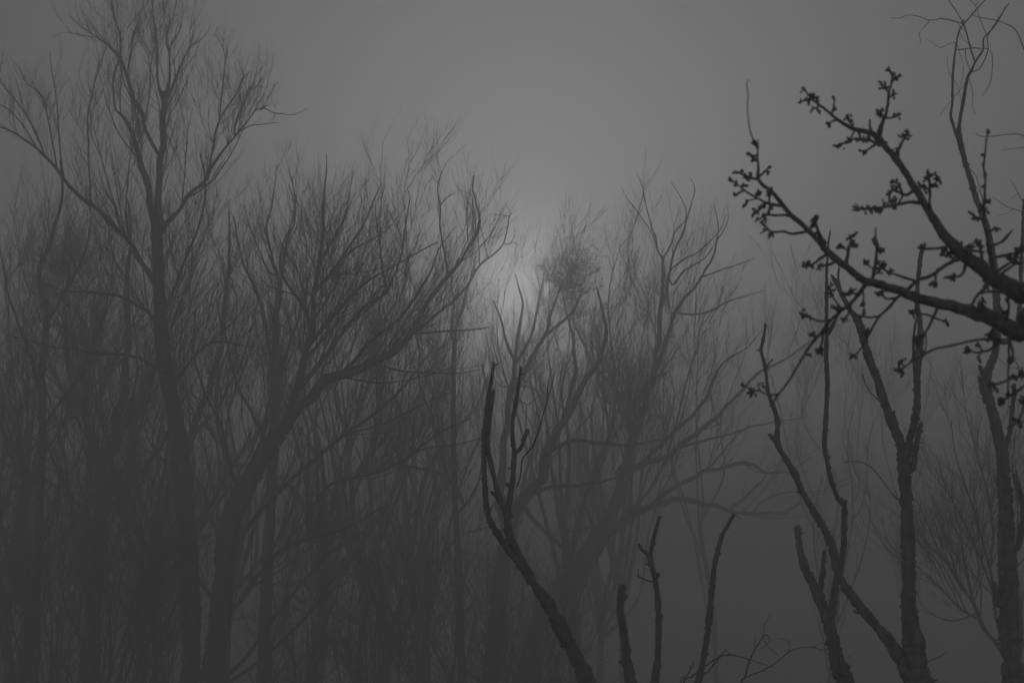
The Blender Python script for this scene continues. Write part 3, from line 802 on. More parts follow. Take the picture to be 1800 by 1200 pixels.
pruned("tall pruned tree at the right edge whose thin wiry top reaches out of the picture", 11.5,
    [(1786, 1210, 40), (1777, 1150, 33), (1773, 1080, 30), (1772, 1020, 32), (1770, 960, 29), (1768, 900, 25), (1765, 850, 23), (1762, 800, 21), (1755, 765, 20), (1745, 725, 19), (1735, 690, 18), (1732, 672, 17)],
    [[(1733, 680, 16), (1738, 652, 15), (1750, 620, 14), (1752, 580, 13.5), (1752, 520, 13), (1748, 470, 12.5), (1742, 430, 12), (1735, 400, 11.5), (1720, 360, 11), (1710, 330, 10), (1700, 295, 9.5), (1692, 265, 9), (1688, 240, 7.5), (1687, 215, 6.5), (1693, 180, 6), (1700, 140, 5.2), (1707, 125, 4.6), (1714, 110, 4.2), (1722, 97, 3.6), (1728, 88, 3.2), (1729, 68, 3), (1741, 55, 2.6), (1757, 30, 2.3), (1773, 7, 2.3)],
     [(1730, 672, 9), (1726, 655, 8), (1722, 644, 7)], [(1727, 690, 8), (1722, 664, 7)],
     [(1691, 270, 7), (1683, 245, 6), (1676, 220, 5.5), (1671, 203, 5), (1674, 180, 4.4), (1675, 130, 4.2), (1680, 85, 3.6), (1686, 55, 3.2), (1694, 43, 3.2)],
     [(1755, 1060, 13), (1751, 1040, 11), (1748, 1024, 9)],
     [(1766, 788, 9), (1775, 755, 8), (1778, 720, 8), (1782, 690, 7), (1783, 675, 5)],
     [(1770, 600, 10), (1783, 582, 9), (1790, 560, 8), (1793, 530, 7.5), (1794, 490, 7), (1797, 440, 6.5), (1798, 400, 6), (1800, 350, 5)],
     [(1790, 960, 11), (1800, 900, 10), (1792, 860, 10), (1784, 834, 8)]],
    [[(1714, 110, 3), (1706, 85, 3), (1699, 58, 2.8), (1694, 40, 2.6), (1694, 34, 2)],
     [(1694, 43, 2.2), (1680, 38, 2), (1655, 33, 2), (1635, 36, 1.8), (1615, 29, 1.5), (1595, 27, 1.3), (1582, 32, 1.1), (1564, 32, .9)],
     [(1635, 36, 1.5), (1626, 47, 1.4), (1617, 57, 1.3), (1618, 77, 0.9)],
     [(1694, 43, 2.4), (1681, 20, 2), (1667, 0, 1.8), (1652, -25, 1.4)], [(1694, 43, 2.4), (1712, 22, 2.1), (1732, 0, 2), (1750, -22, 1.4)],
     [(1708, 127, 2), (1721, 121, 2), (1731, 105, 2), (1737, 85, 1.8), (1736, 64, 1.8), (1752, 42, 1.5), (1763, 22, 1.2), (1767, 9, 1)],
     [(1683, 88, 2), (1697, 86, 2), (1715, 85, 1.8), (1742, 91, 1.5), (1743, 135, 1.3), (1736, 155, 1.2), (1725, 170, 1)],
     [(1697, 87, 1.8), (1698, 103, 1.6), (1705, 124, 1.4)], [(1704, 140, 1.3), (1710, 165, 1.2), (1710, 190, 1), (1716, 201, .9)],
     [(1700, 146, 1.4), (1686, 160, 1.2), (1660, 192, .9), (1652, 202, .8)],
     [(1735, 63, 1.5), (1723, 35, 1.4), (1715, 11, 1.3), (1702, -3, 1)], [(1715, 11, 1.2), (1721, -4, 1)],
     [(1707, 22, 1.2), (1715, 29, 1.3), (1750, 36, 1.6), (1768, 42, 1.8), (1785, 53, 2), (1800, 86, 2.2), (1830, 160, 2.4)],
     [(1694, 52, 1.2), (1690, 50, 1.2), (1681, 38, 1)], [(1687, 58, 1.2), (1698, 74, 1), (1728, 91, 1)],
     [(1682, 75, 1.2), (1668, 77, 1.2), (1653, 84, 1.1), (1640, 76, 1), (1630, 70, .9)],
     [(1683, 80, 1), (1693, 115, 1), (1692, 135, .9), (1689, 150, .8)], [(1673, 137, 1.1), (1667, 122, 1), (1665, 100, .8)],
     [(1675, 138, 1), (1685, 155, 1), (1689, 180, .9), (1690, 215, .8)],
     [(1714, 234, .9), (1722, 239, 1.2), (1740, 240, 1.3), (1765, 237, 1.5), (1790, 236, 1.8), (1812, 245, 2)],
     [(1760, 264, .9), (1780, 261, 1.1), (1800, 259, 1.3), (1825, 250, 1.6)],
     [(1694, 285, 1.5), (1706, 298, 1.3), (1716, 310, 1.3), (1722, 330, 1.2), (1727, 350, 1.1)],
     [(1703, 312, 1.4), (1715, 328, 1.3), (1727, 345, 1.2)],
     [(1745, 346, .9), (1762, 358, 1.2), (1780, 367, 1.4), (1800, 373, 1.8), (1830, 385, 2)], [(1780, 367, 1), (1770, 375, 1), (1754, 378, .8)],
     [(1776, 316, .9), (1785, 330, 1.3), (1795, 350, 1.6), (1802, 360, 1.8)], [(1788, 341, 1.1), (1777, 350, .8)],
     [(1737, 700, 1.4), (1726, 700, 1.2), (1716, 696, 1)], [(1776, 610, 1.4), (1788, 640, 1.2), (1800, 646, 1)], [(1755, 630, 1.1), (1775, 645, 1), (1800, 646, .8)]])

# ------------------------------------------------------------------ the budding branches that reach in from the right
DF = 2.1
fr = thing("fruit_tree", "fruit tree beyond the right edge, its knobbly budding branches reaching in closest to the camera", "tree",
           (1.42, 2.3, 0))
NB = [0]


def buds(geo, c, d, n, size=1.0, spread_=0.004):
    """a knot of plump pointed buds round c, pointing roughly along d"""
    for _ in range(n):
        u = d + rng.normal(0, 0.65, 3)
        u /= np.linalg.norm(u)
        b = c + rng.normal(0, spread_ * 0.5, 3)
        ln = rng.uniform(0.0050, 0.0082) * size
        wd = ln * rng.uniform(0.25, 0.34)
        s = np.array([0.0, 0.15, 0.36, 0.6, 0.84, 1.0])
        rr = np.array([0.4, 0.6, 1.0, 0.85, 0.4, 0.04]) * wd
        P = b + u[None] * (s * ln)[:, None]
        geo.tubes(P[None], rr[None], 6, 0.05)


def branch(pts, twigs, bend=0.0, tail=()):
    """a main branch with its side twigs (each a mesh of its own) and the bud knots on them"""
    P, r = trace(pts, DF, bend)
    dep = Depths(DF)
    dep.add(pts, DF, bend)
    P2 = [np.array(t[:3]) for t in tail] + P
    r2 = [t[3] for t in tail] + r
    g = Geo()
    S, rr = limb_geo(g, P2, [x * 1.0 for x in r2], 0.0035, 12, 0.07, wob=0.06, kink=0.018, kamp=0.10)
    nubs(g, S, rr, 26, 0.35, 0.9)
    br = g.build("branch", M_FRUIT, fr)
    for tw, kn in twigs:
        if tw:
            d0 = dep.find(tw[0])
            bd = float(rng.uniform(-0.06, 0.06))
            dep.add(tw, d0, bd)
            q, w_ = trace(tw, d0, bd)
            w_ = [max(x, 0.0010) for x in w_]
            g = Geo()
            Sx, rx = limb_geo(g, q, [x * 1.08 for x in w_], 0.0035, 7, 0.09, wob=0.12)
            nubs(g, Sx, rx, 30, 0.5, 1.1)
            t = g.build("side_twig", M_FRUIT, br)
            t.location = (0, 0, 0)
        g = None
        for k in kn:
            x, y, n = k if len(k) > 2 else (k[0], k[1], 4)
            near = min(dep.pts, key=lambda a: (a[0] - x) ** 2 + (a[1] - y) ** 2)
            gap = math.hypot(near[0] - x, near[1] - y)
            if gap > 6:                                   # a knot sits on its wood, on a short spur at most
                x, y = near[0] + (x - near[0]) * 6 / gap, near[1] + (y - near[1]) * 6 / gap
            c0, c = at(near[0], near[1], near[2]), at(x, y, near[2])
            far = min(dep.pts, key=lambda a: abs(math.hypot(a[0] - x, a[1] - y) - 9))
            dv = (c - c0) if gap > 2 else c - at(far[0], far[1], far[2])
            dv = dv / (np.linalg.norm(dv) + 1e-9) + rng.normal(0, 0.2, 3)
            g = g or Geo()
            e = c + dv * 0.001
            g.tubes(np.stack([c0, (c0 + e) / 2 + rng.normal(0, 0.0003, 3), e, e + dv * 0.0012])[None],
                    np.array([[0.0019, 0.0020, 0.0024, 0.0008]]), 6, 0.1)
            buds(g, c, dv, n)
        if g:
            b = g.build("bud_cluster", M_BUD, br)
            b.location = (0, 0, 0)


branch([(1860, 608, 35), (1800, 588, 32), (1770, 575, 30), (1740, 560, 27), (1700, 545, 24), (1660, 535, 21), (1620, 525, 19), (1590, 515, 17), (1560, 503, 15), (1530, 497, 15), (1510, 487, 13.5), (1490, 470, 12.5), (1465, 452, 12), (1445, 432, 11), (1425, 410, 10), (1405, 390, 9.5), (1385, 372, 8.5), (1370, 353, 8), (1355, 335, 7.5), (1341, 326, 7), (1332, 312, 6.5), (1333, 300, 5), (1332, 285, 4), (1331, 260, 3.6), (1325, 248, 3.4), (1320, 235, 2.8), (1316, 215, 2.4), (1314, 190, 2.2), (1315, 165, 2), (1312, 148, 1.8), (1316, 140, 1.6)],
    [([], [(1324, 248, 4), (1326, 254, 3), (1322, 275, 3), (1327, 281, 3)]),
     ([(1333, 262, 2), (1333, 252, 1.6), (1333, 245, 1.3)], []),
     ([(1332, 284, 3), (1326, 280, 2.6), (1319, 273, 2.4)], [(1318, 272, 3)]),
     ([(1332, 312, 5), (1342, 304, 4), (1352, 294, 3)], [(1352, 294, 2), (1347, 302, 3)]),
     ([(1332, 315, 5), (1320, 313, 4), (1308, 307, 3.6), (1299, 304, 3)], [(1298, 304, 3), (1307, 307, 4), (1313, 313, 4), (1320, 308, 2)]),
     ([(1376, 361, 6), (1360, 360, 5.5), (1345, 356, 5), (1331, 348, 4), (1318, 341, 3.6), (1308, 334, 3.4), (1297, 325, 3), (1286, 318, 3)], [(1285, 317, 4), (1294, 324, 4), (1306, 327, 5), (1309, 322, 2), (1331, 342, 3), (1340, 363, 6), (1336, 368, 5)]),
     ([(1331, 349, 3), (1322, 351, 2.8), (1314, 353, 2.6)], [(1312, 355, 5)]),
     ([(1308, 335, 2.8), (1302, 338, 2.6), (1295, 343, 2.4)], [(1293, 343, 2), (1299, 339, 2)]),
     ([(1327, 346, 2.6), (1330, 340, 2.4), (1333, 335, 2)], [(1333, 335, 2), (1330, 341, 4)]),
     ([(1340, 362, 6), (1333, 370, 5), (1327, 376, 3)], [(1326, 375, 4), (1328, 371, 4)]),
     ([(1352, 358, 4), (1353, 345, 4), (1356, 335, 5), (1356, 328, 3)], [(1351, 343, 2)]),
     ([(1395, 381, 6), (1378, 378, 5), (1362, 379, 4), (1350, 377, 3.6), (1342, 381, 3), (1332, 386, 2.4)], [(1351, 373, 5), (1355, 368, 2), (1342, 380, 5), (1332, 386, 2), (1345, 384, 2)]),
     ([(1422, 407, 5), (1405, 409, 5), (1392, 411, 4.6), (1375, 407, 4.4), (1358, 408, 4), (1349, 402, 3.4), (1343, 394, 3)], [(1342, 394, 6), (1345, 404, 3), (1356, 411, 4), (1354, 415, 2)]),
     ([(1448, 428, 11), (1440, 412, 7), (1436, 398, 4), (1433, 388, 3)], [(1431, 390, 6), (1434, 383, 4), (1435, 410, 4), (1432, 396, 3)]),
     ([(1457, 445, 6), (1445, 452, 5), (1430, 463, 4.4), (1422, 467, 4), (1411, 468, 3)], [(1421, 466, 7), (1411, 468, 2), (1428, 468, 2)]),
     ([(1473, 457, 6), (1460, 464, 5), (1447, 467, 4.4), (1438, 468, 3.6)], [(1439, 468, 6)]),
     ([(1487, 465, 7), (1490, 447, 6.5), (1494, 430, 5), (1497, 418, 4), (1499, 412, 3)], [(1498, 414, 5), (1502, 413, 3), (1492, 419, 3), (1502, 428, 4), (1503, 433, 4), (1495, 428, 3)]),
     ([(1491, 439, 3), (1484, 437, 3), (1477, 434, 3)], [(1478, 433, 5), (1475, 435, 3)]),
     ([(1534, 490, 7), (1538, 468, 6), (1541, 448, 5), (1541, 430, 4.4), (1539, 412, 3), (1539, 400, 2)], [(1538, 418, 4), (1541, 428, 6), (1537, 429, 3), (1549, 441, 5), (1545, 440, 3), (1543, 462, 3)]),
     ([(1536, 473, 3), (1530, 469, 3), (1524, 464, 3)], [(1523, 463, 7)]),
     ([(1538, 473, 4), (1545, 470, 4), (1552, 467, 4)], [(1550, 467, 5), (1547, 478, 3)]),
     ([(1524, 497, 9), (1510, 516, 7), (1498, 530, 6), (1485, 541, 5.4), (1472, 552, 5), (1460, 563, 4.6), (1450, 576, 4.4), (1440, 588, 4.2), (1425, 606, 4), (1412, 626, 3.8), (1398, 650, 3.6), (1390, 664, 3.6), (1380, 678, 3.6), (1368, 694, 3.4), (1360, 706, 3), (1352, 716, 2.4)], [(1464, 537, 4), (1472, 541, 5), (1452, 578, 5), (1430, 590, 5), (1427, 587, 4)]),
     ([(1368, 692, 3.4), (1355, 694, 3.2), (1343, 691, 3), (1334, 686, 2.8), (1321, 687, 2.8), (1313, 680, 2.4), (1305, 677, 2.4)], [(1320, 687, 9), (1306, 677, 3), (1323, 690, 3)]),
     ([(1334, 686, 2.6), (1334, 678, 2.4), (1334, 673, 2)], [(1334, 675, 2)]),
     ([(1516, 507, 4), (1518, 520, 3.4), (1517, 532, 3)], [(1517, 533, 4), (1514, 536, 2), (1520, 536, 2)]),
     ([(1507, 517, 4), (1500, 516, 3.6), (1494, 516, 3)], [(1494, 516, 6), (1498, 512, 4), (1490, 516, 2)]),
     ([(1480, 545, 4), (1472, 533, 3.4), (1463, 520, 3), (1459, 508, 2.6), (1458, 502, 2)], [(1462, 518, 5), (1459, 504, 3), (1461, 511, 3), (1458, 516, 2)]),
     ([(1487, 541, 5), (1475, 541, 4), (1466, 540, 3)], [(1467, 540, 4)]),
     ([(1458, 563, 4), (1445, 565, 3.6), (1435, 563, 3.4), (1423, 557, 3), (1413, 553, 2.6)], [(1413, 554, 8), (1408, 553, 2), (1418, 557, 3)]),
     ([(1495, 534, 5), (1492, 550, 4), (1486, 558, 3)], [(1484, 562, 7), (1481, 565, 2)]),
     ([(1447, 584, 4), (1445, 600, 3.4), (1442, 613, 3)], [(1438, 622, 5), (1441, 616, 5), (1434, 631, 2), (1444, 618, 3)]),
     ([(1475, 548, 4.4), (1468, 563, 4.2), (1456, 578, 4.2), (1450, 578, 4)], []),
     ([(1648, 540, 6), (1641, 556, 5), (1632, 575, 4.4), (1622, 593, 4), (1612, 612, 3.6), (1604, 630, 3.2), (1598, 640, 3)], [(1603, 593, 8), (1606, 590, 4), (1600, 597, 2)]),
     ([(1620, 590, 3.6), (1612, 592, 3), (1605, 593, 3)], []),
     ([(1641, 557, 4), (1628, 553, 3.6), (1615, 551, 3.4), (1607, 549, 3)], [(1606, 549, 7), (1602, 547, 3)]),
     ([(1641, 558, 4), (1652, 562, 3.4), (1662, 565, 3)], [(1658, 564, 4), (1665, 566, 2)]),
     ([(1626, 584, 3), (1628, 598, 2.8), (1627, 612, 2.6), (1624, 622, 2.6)], [(1623, 621, 4)]),
     ([(1762, 597, 6), (1735, 596, 5), (1712, 598, 4.4), (1690, 603, 4.2), (1665, 609, 4), (1645, 613, 3.8), (1625, 622, 3.6), (1605, 634, 3.2), (1590, 645, 3), (1583, 650, 2.8)], [(1577, 645, 3), (1576, 648, 3), (1585, 652, 4), (1587, 655, 2)]),
     ([(1590, 644, 2.8), (1585, 640, 2.6), (1582, 637, 2.4)], [(1582, 638, 4), (1586, 635, 2)]),
     ([(1758, 598, 6), (1748, 608, 5), (1740, 615, 4.4), (1728, 618, 4), (1715, 619, 3.6), (1705, 616, 3)], [(1699, 613, 3), (1697, 621, 4)]),
     ([(1728, 618, 3.4), (1723, 611, 3), (1720, 606, 3)], [(1720, 607, 6)]),
     ([(1722, 619, 3.4), (1721, 627, 3.2), (1721, 633, 3)], [(1721, 631, 4)]),
     ([(1708, 547, 6), (1710, 533, 5), (1718, 519, 5), (1728, 510, 4.4), (1740, 500, 4)], []),
     ([(1722, 516, 4), (1735, 513, 4), (1750, 513, 4), (1762, 515, 4)], [(1741, 513, 2)]),
     ([(1757, 572, 7), (1745, 555, 6), (1735, 545, 5), (1728, 536, 4.4), (1722, 528, 4)], [(1726, 540, 8), (1722, 533, 7), (1730, 547, 7), (1734, 525, 4), (1738, 552, 5)]),
     ([(1765, 572, 7), (1770, 555, 6), (1773, 540, 5), (1773, 525, 4)], [(1772, 527, 4), (1762, 548, 4), (1758, 546, 3)]),
     ([(1774, 590, 5), (1777, 605, 4), (1781, 618, 3.6), (1778, 632, 3.4)], [(1776, 633, 7), (1780, 628, 4), (1772, 635, 3)]),
     ([(1774, 592, 5), (1773, 630, 3.6), (1772, 660, 3.4), (1772, 690, 3)], []),
     ([(1745, 578, 6), (1740, 590, 5), (1736, 598, 5)], [(1742, 595, 7), (1748, 592, 5), (1738, 586, 4), (1752, 598, 5)]),
     ], tail=[(1.40, 2.3, 1.52, 0.030), (1.12, 2.16, 1.82, 0.021)])

branch([(1860, 556, 38), (1800, 522, 33), (1775, 505, 30), (1745, 485, 27), (1720, 468, 26), (1695, 450, 23), (1675, 430, 21), (1655, 405, 18), (1635, 375, 15), (1620, 350, 14), (1605, 325, 13), (1590, 300, 12), (1575, 280, 12), (1560, 262, 12), (1546, 246, 12), (1535, 235, 10), (1515, 230, 9.5), (1495, 225, 7.5), (1480, 215, 6.5), (1465, 205, 5.5), (1450, 192, 5), (1437, 183, 4.5), (1425, 172, 4), (1417, 162, 3.4), (1413, 152, 2.4)],
    [([], [(1413, 158, 3), (1425, 168, 6), (1422, 174, 5), (1430, 173, 4), (1436, 180, 4)]),
     ([(1424, 174, 3), (1417, 177, 2.6), (1407, 178, 2.2)], [(1420, 178, 3), (1408, 178, 2)]),
     ([(1440, 187, 3), (1433, 190, 2.8), (1427, 194, 2.4)], [(1428, 192, 4), (1437, 194, 3)]),
     ([(1462, 200, 4), (1466, 185, 3.4), (1466, 173, 3.4)], [(1466, 174, 2), (1468, 190, 2)]),
     ([(1470, 211, 4), (1462, 214, 3.6), (1455, 218, 3)], [(1456, 217, 5), (1459, 221, 3)]),
     ([(1500, 226, 4), (1495, 217, 3.4), (1489, 209, 3)], [(1491, 211, 6), (1498, 213, 3), (1489, 206, 3)]),
     ([(1531, 233, 8), (1529, 220, 4), (1529, 211, 3)], []),
     ([(1548, 257, 8), (1532, 248, 5.5), (1515, 245, 5), (1502, 244, 4.4), (1492, 249, 4), (1480, 253, 3.6), (1468, 257, 3)], [(1526, 243, 8), (1522, 246, 4), (1493, 246, 4), (1485, 251, 4), (1478, 256, 4), (1469, 256, 2), (1508, 247, 2)]),
     ([(1502, 228, 4), (1498, 238, 3.6), (1494, 244, 3.4)], []), ([(1509, 231, 4), (1512, 240, 3.6), (1516, 245, 3)], []),
     ([(1540, 253, 5), (1530, 260, 4), (1522, 265, 3.6), (1513, 265, 3)], [(1514, 265, 2), (1521, 266, 2)]),
     ([(1544, 244, 11), (1549, 222, 7), (1556, 203, 5.6), (1561, 185, 5), (1562, 165, 4.4), (1567, 147, 4), (1568, 133, 3.4), (1562, 122, 2.6)], [(1561, 122, 3), (1564, 127, 3), (1569, 130, 4), (1575, 138, 2)]),
     ([(1566, 148, 3.4), (1572, 140, 3), (1579, 134, 2.6)], [(1573, 138, 4), (1580, 134, 2)]),
     ([(1561, 162, 3.4), (1556, 156, 3), (1550, 147, 2.6)], [(1555, 153, 6), (1549, 146, 2), (1551, 155, 3)]),
     ([(1563, 172, 3.4), (1568, 168, 3), (1572, 167, 2.6)], [(1570, 168, 5), (1571, 164, 2)]),
     ([(1555, 208, 4), (1550, 203, 3.6), (1545, 198, 3)], [(1547, 200, 7), (1549, 194, 2), (1543, 199, 2)]),
     ([(1557, 207, 4), (1568, 207, 3.6), (1578, 204, 3)], [(1577, 203, 5), (1572, 206, 4), (1581, 201, 2)]),
     ([(1575, 279, 9), (1580, 262, 5.6), (1587, 248, 4.4), (1593, 236, 3.4)], [(1592, 240, 6), (1595, 234, 4), (1587, 240, 3), (1577, 262, 3), (1596, 245, 2)]),
     ([], [(1553, 250, 4)]),
     ([(1605, 334, 6), (1597, 342, 5.4), (1588, 342, 5), (1578, 337, 4), (1569, 334, 3.6), (1567, 326, 3.4), (1568, 320, 3)], [(1566, 320, 3), (1571, 320, 3), (1565, 339, 5), (1563, 342, 2)]),
     ([(1587, 342, 4), (1584, 334, 3.6), (1581, 328, 3)], [(1577, 329, 4), (1582, 326, 2)]),
     ([(1587, 343, 3.6), (1584, 350, 3.4), (1580, 356, 3)], []),
     ([(1616, 356, 8), (1600, 355, 6), (1585, 358, 5.4), (1565, 362, 5), (1545, 365, 4.4), (1525, 367, 4), (1508, 368, 3)], [(1506, 363, 3), (1506, 370, 3), (1524, 366, 6), (1519, 368, 3), (1534, 366, 5), (1543, 371, 3), (1532, 371, 3), (1549, 370, 2), (1572, 353, 6), (1567, 355, 5), (1574, 366, 3), (1554, 358, 2)]),
     ([(1636, 375, 9), (1634, 358, 5), (1635, 340, 4.4), (1634, 325, 4), (1633, 312, 3.4)], [(1628, 307, 5), (1632, 310, 4), (1628, 314, 3), (1642, 325, 5), (1645, 327, 3)]),
     ([(1634, 334, 3.4), (1628, 330, 3), (1620, 327, 2.6)], [(1625, 329, 6), (1619, 327, 3), (1625, 333, 3)]),
     ([(1636, 329, 3.6), (1644, 322, 3.4), (1648, 314, 3)], [(1647, 318, 5), (1652, 317, 3), (1646, 311, 2)]),
     ([(1664, 434, 7), (1652, 436, 5), (1640, 437, 4.4), (1624, 438, 4)], [(1621, 436, 9), (1623, 431, 2), (1661, 438, 4)]),
     ([(1692, 455, 8), (1675, 459, 7), (1655, 471, 6.4), (1637, 484, 6), (1615, 492, 6), (1602, 503, 6), (1590, 513, 5.6), (1576, 524, 5), (1560, 543, 4.4), (1545, 556, 4.2), (1538, 568, 4), (1530, 582, 4), (1520, 602, 3.6), (1510, 617, 3.4), (1500, 627, 3)], [(1497, 627, 6), (1503, 624, 3), (1525, 583, 6), (1522, 586, 3)]),
     ([(1544, 556, 4), (1530, 558, 3.6), (1520, 557, 3.2), (1513, 556, 3)], [(1517, 554, 5), (1512, 556, 3)]),
     ([(1607, 493, 5), (1590, 488, 4.4), (1570, 481, 4), (1558, 476, 3.6), (1552, 470, 3.4)], [(1564, 478, 6), (1561, 480, 3), (1553, 468, 5), (1550, 472, 3)]),
     ([(1577, 523, 4), (1565, 525, 3.8), (1556, 524, 3.6), (1550, 517, 3.2)], [(1548, 516, 7), (1551, 513, 4)]),
     ([(1668, 463, 5), (1655, 472, 4.4), (1646, 480, 4), (1645, 492, 3.6), (1644, 496, 3)], [(1642, 497, 5), (1640, 500, 2), (1645, 483, 4), (1646, 499, 2)]),
     ([(1697, 463, 6), (1694, 478, 5), (1689, 484, 4.4), (1680, 487, 4), (1670, 487, 3.6)], [(1671, 486, 6), (1674, 489, 3), (1665, 487, 2), (1677, 483, 2)]),
     ([(1690, 440, 6), (1700, 440, 5), (1715, 441, 4.4), (1730, 443, 4)], [(1690, 433, 5), (1700, 436, 5), (1708, 435, 4), (1683, 431, 4), (1706, 448, 3)]),
     ([(1672, 442, 6), (1664, 450, 5), (1660, 448, 4)], [(1658, 447, 5), (1668, 447, 5), (1663, 440, 4), (1675, 452, 4)]),
     ([(1742, 485, 10), (1728, 460, 6), (1724, 440, 5), (1722, 430, 4)], [(1720, 430, 7), (1717, 429, 4), (1725, 436, 4), (1722, 424, 3)]),
     ([(1745, 470, 8), (1741, 450, 8), (1738, 430, 7), (1733, 402, 6), (1730, 372, 5), (1731, 342, 4.4), (1732, 315, 3.8), (1729, 290, 3.4), (1732, 268, 3), (1734, 245, 2.8), (1738, 232, 2.4)], [(1738, 231, 2), (1731, 272, 2), (1729, 288, 2), (1732, 305, 2), (1731, 328, 2), (1729, 360, 6), (1733, 355, 4), (1728, 366, 5), (1732, 370, 4), (1735, 353, 2)]),
     ([(1731, 388, 4), (1722, 384, 4), (1713, 380, 3.6), (1708, 376, 3)], [(1712, 379, 5), (1708, 376, 3), (1715, 383, 3)]),
     ([(1740, 407, 4), (1746, 403, 3.6), (1752, 400, 3)], [(1750, 402, 5), (1754, 401, 2)]),
     ([(1742, 432, 5), (1758, 427, 4.4), (1768, 418, 4.4), (1780, 404, 3)], [(1767, 418, 4)]),
     ([(1748, 453, 6), (1765, 449, 5), (1785, 444, 4), (1800, 440, 4)], [(1790, 440, 7), (1787, 446, 5), (1795, 436, 4)]),
     ([(1752, 477, 6), (1768, 467, 5), (1780, 458, 4), (1787, 448, 3.4)], [(1776, 455, 5), (1785, 452, 6), (1771, 453, 3)]),
     ([(1757, 485, 6), (1770, 474, 5), (1785, 464, 4.4), (1800, 460, 4)], [(1790, 463, 5), (1784, 462, 5)]),
     ([(1738, 490, 6), (1730, 505, 5), (1722, 516, 4)], []),
     ([], [(1783, 500, 5), (1798, 510, 5)]),
     ], bend=0.12, tail=[(1.40, 2.3, 1.66, 0.034), (1.12, 2.24, 1.98, 0.026)])
# low twigs of the same tree that only show at the edge
branch([(1880, 690, 9), (1845, 672, 8), (1810, 662, 6), (1790, 662, 5), (1770, 668, 4.4), (1755, 674, 4), (1744, 674, 3.4)],
    [([], [(1744, 676, 6), (1748, 679, 3), (1795, 662, 5), (1785, 662, 4), (1778, 665, 3)]),
     ([(1793, 661, 4), (1791, 656, 3.4), (1792, 652, 3)], [(1792, 653, 3)]),
     ([(1830, 667, 6), (1808, 672, 5), (1795, 682, 5), (1782, 692, 4.4), (1768, 700, 4), (1758, 705, 3.4)], [(1760, 703, 8), (1764, 700, 6), (1757, 706, 5), (1772, 696, 6), (1762, 708, 4), (1783, 690, 5), (1782, 682, 4)]),
     ([(1840, 690, 5), (1815, 700, 4.4), (1800, 712, 4), (1797, 725, 4), (1790, 738, 4), (1782, 746, 3.6), (1770, 752, 3)], [(1799, 706, 6), (1797, 698, 5), (1788, 741, 7), (1792, 745, 5), (1785, 738, 4)])],
    bend=-0.05, tail=[(1.40, 2.3, 1.4, 0.02), (1.15, 2.2, 1.62, 0.01)])
g = Geo()
S, rr = limb_geo(g, [(1.42, 2.3, -0.05), (1.43, 2.31, 0.6), (1.40, 2.29, 1.2), (1.41, 2.31, 1.8), (1.46, 2.33, 2.4)], [0.085, 0.07, 0.062, 0.052, 0.04], 0.03, 14, 0.08)
g.build("trunk", M_FRUIT, fr)
g = Geo()
limb_geo(g, [(1.46, 2.33, 2.38), (1.55, 2.36, 2.9), (1.62, 2.3, 3.3)], [0.03, 0.02, 0.012], 0.03, 9, 0.08)
g.build("branch", M_FRUIT, fr)

# ------------------------------------------------------------------ bush at the right edge and the brambles at the bottom
br_, bc = traced_tree("bush", "fine-twigged bush leaning left behind the tall pruned tree at the right edge", "bush", 20.0,
    [(1795, 1205, 14), (1775, 1160, 12), (1755, 1130, 10)],
    [[(1765, 1150, 7), (1735, 1110, 7), (1715, 1070, 6.5), (1703, 1030, 5.5), (1698, 1000, 4.5), (1690, 950, 3.4), (1680, 900, 2.4), (1670, 850, 1.5)],
     [(1714, 1065, 5), (1690, 1030, 4.5), (1660, 985, 4), (1635, 960, 3), (1610, 930, 2), (1590, 905, 1.4)],
     [(1700, 1040, 4), (1680, 1010, 3.6), (1650, 965, 3), (1630, 920, 2.4), (1612, 880, 1.5)],
     [(1725, 1090, 4), (1690, 1070, 3.6), (1660, 1040, 3), (1630, 1010, 2.2), (1605, 990, 1.4)],
     [(1770, 1150, 7), (1750, 1080, 6), (1740, 1000, 5), (1722, 930, 4), (1700, 860, 3), (1680, 800, 2), (1672, 740, 1.2)],
     [(1745, 1040, 5), (1715, 960, 4), (1690, 910, 3), (1660, 850, 2.2), (1645, 800, 1.4)],
     [(1740, 1000, 5), (1745, 920, 4), (1730, 840, 3), (1710, 770, 2), (1695, 715, 1.2)],
     [(1790, 1190, 8), (1795, 1100, 6), (1785, 1000, 5), (1790, 900, 4), (1780, 820, 3), (1785, 760, 2)],
     [(1720, 1075, 3), (1680, 1090, 2.6), (1650, 1085, 2), (1620, 1070, 1.2)]],
    W(4.5, 6.0, 7.0, 1.2, 0.8, 0.5, 0.06, 0.0024, 0.1), spread=1.2, step=0.05, kink=0.2, kamp=0.3)
traced_tree("bush", "sparse bare bush low behind the pale leaning tree's right limbs", "bush", 30.0,
    [(1455, 1205, 6), (1468, 1120, 5), (1475, 1040, 4)],
    [[(1475, 1050, 3.4), (1490, 960, 3), (1500, 880, 2.4), (1490, 790, 1.8), (1500, 720, 1.2)],
     [(1470, 1100, 3), (1510, 1000, 2.6), (1530, 900, 2), (1520, 830, 1.4)],
     [(1465, 1120, 3), (1440, 1020, 2.4), (1430, 920, 2), (1445, 840, 1.4)]],
    W(1.6, 2.6, 3.5, 1.3, 0.9, 0.6, 0.12, 0.0030), spread=1.0)

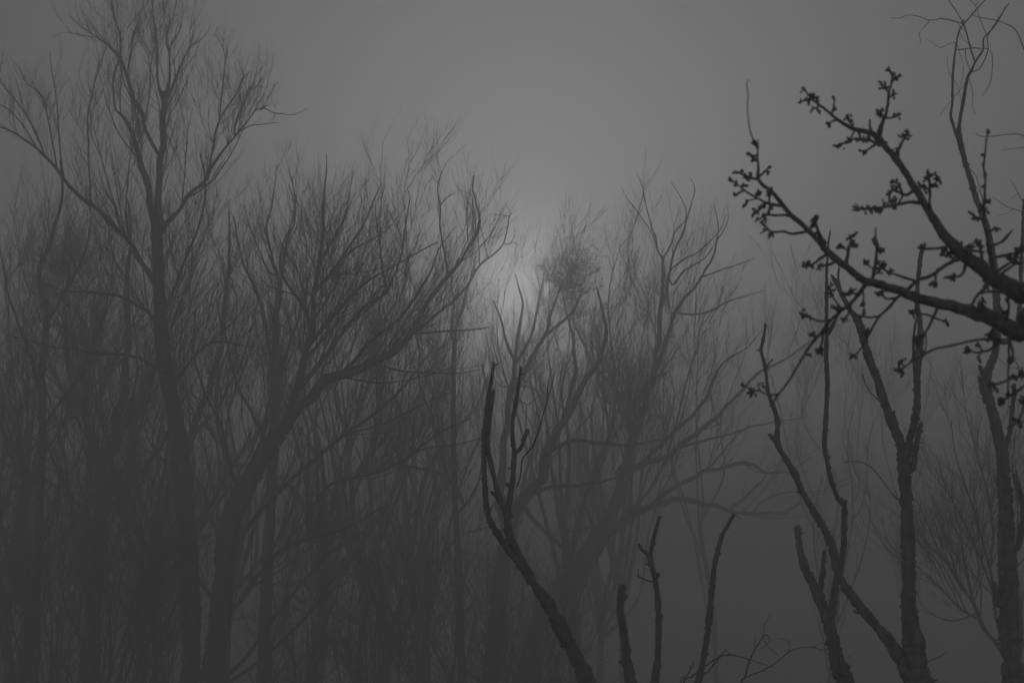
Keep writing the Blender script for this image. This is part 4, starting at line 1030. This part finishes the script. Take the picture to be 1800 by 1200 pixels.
bl = thing("bramble", "thin arching bramble shoots along the bottom edge between the cut stems", "bramble", at(1290, 1290, 9.0) * np.array([1, 1, 0]))
BR = [[(1200, 1215, 3), (1215, 1190, 2.8), (1240, 1170, 2.6), (1262, 1155, 2.4), (1284, 1150, 2.2), (1310, 1156, 2), (1335, 1164, 1.6), (1362, 1173, 1.1)],
      [(1262, 1155, 2), (1273, 1145, 1.8), (1277, 1139, 1.2)], [(1284, 1150, 1.6), (1277, 1142, 1.4), (1274, 1139, 1)],
      [(1224, 1212, 3), (1245, 1180, 2.8), (1262, 1157, 2.4), (1270, 1151, 1.8)],
      [(1303, 1215, 3.2), (1310, 1190, 3), (1316, 1165, 2.8), (1325, 1145, 2.4), (1335, 1128, 2.2), (1343, 1116, 2), (1350, 1116, 1.6), (1354, 1124, 1.4), (1347, 1133, 1.2), (1335, 1140, .9)],
      [(1343, 1116, 1.5), (1343, 1100, 1.3), (1348, 1090, 1.2), (1356, 1073, .8)], [(1340, 1122, 1.4), (1355, 1140, 1.2), (1370, 1152, .8)],
      [(1328, 1142, 1.4), (1327, 1130, 1.2), (1328, 1119, .8)],
      [(1308, 1190, 2.6), (1335, 1180, 2.5), (1355, 1170, 2.4), (1375, 1155, 2.2), (1388, 1144, 2), (1405, 1138, 1.9), (1428, 1137, 1.7), (1445, 1142, 1.5), (1458, 1141, 1.2)],
      [(1386, 1145, 1.4), (1388, 1132, 1.2), (1386, 1124, 1.1), (1370, 1122, .8)], [(1388, 1126, 1), (1380, 1129, .8)],
      [(1430, 1137, 1.1), (1440, 1131, 1), (1445, 1127, .7)],
      [(1195, 1215, 2.4), (1205, 1190, 2.2), (1213, 1178, 2), (1214, 1168, 1.6)], [(1213, 1178, 1.6), (1217, 1170, 1.4), (1219, 1162, 1)],
      [(1318, 1165, 1.8), (1319, 1155, 1.4), (1320, 1150, 1)]]
dep = Depths(9.0)
for b in BR:
    d0 = dep.find(b[0]) if dep.pts and b[0][1] < 1205 else 9.0
    bd = float(rng.uniform(-0.3, 0.3))
    dep.add(b, d0, bd)
    P, r = trace(b, d0, bd)
    if b[0][1] > 1205:
        P = [np.array([P[0][0] - 0.15, P[0][1], -0.05]), np.array([P[0][0] - 0.05, P[0][1], P[0][2] * 0.55])] + P
        r = [r[0] * 1.4, r[0] * 1.2] + r
    g = Geo()
    limb_geo(g, P, r, 0.03, 6, 0.08, wob=0.15)
    g.build("shoot", M_TWIG, bl)
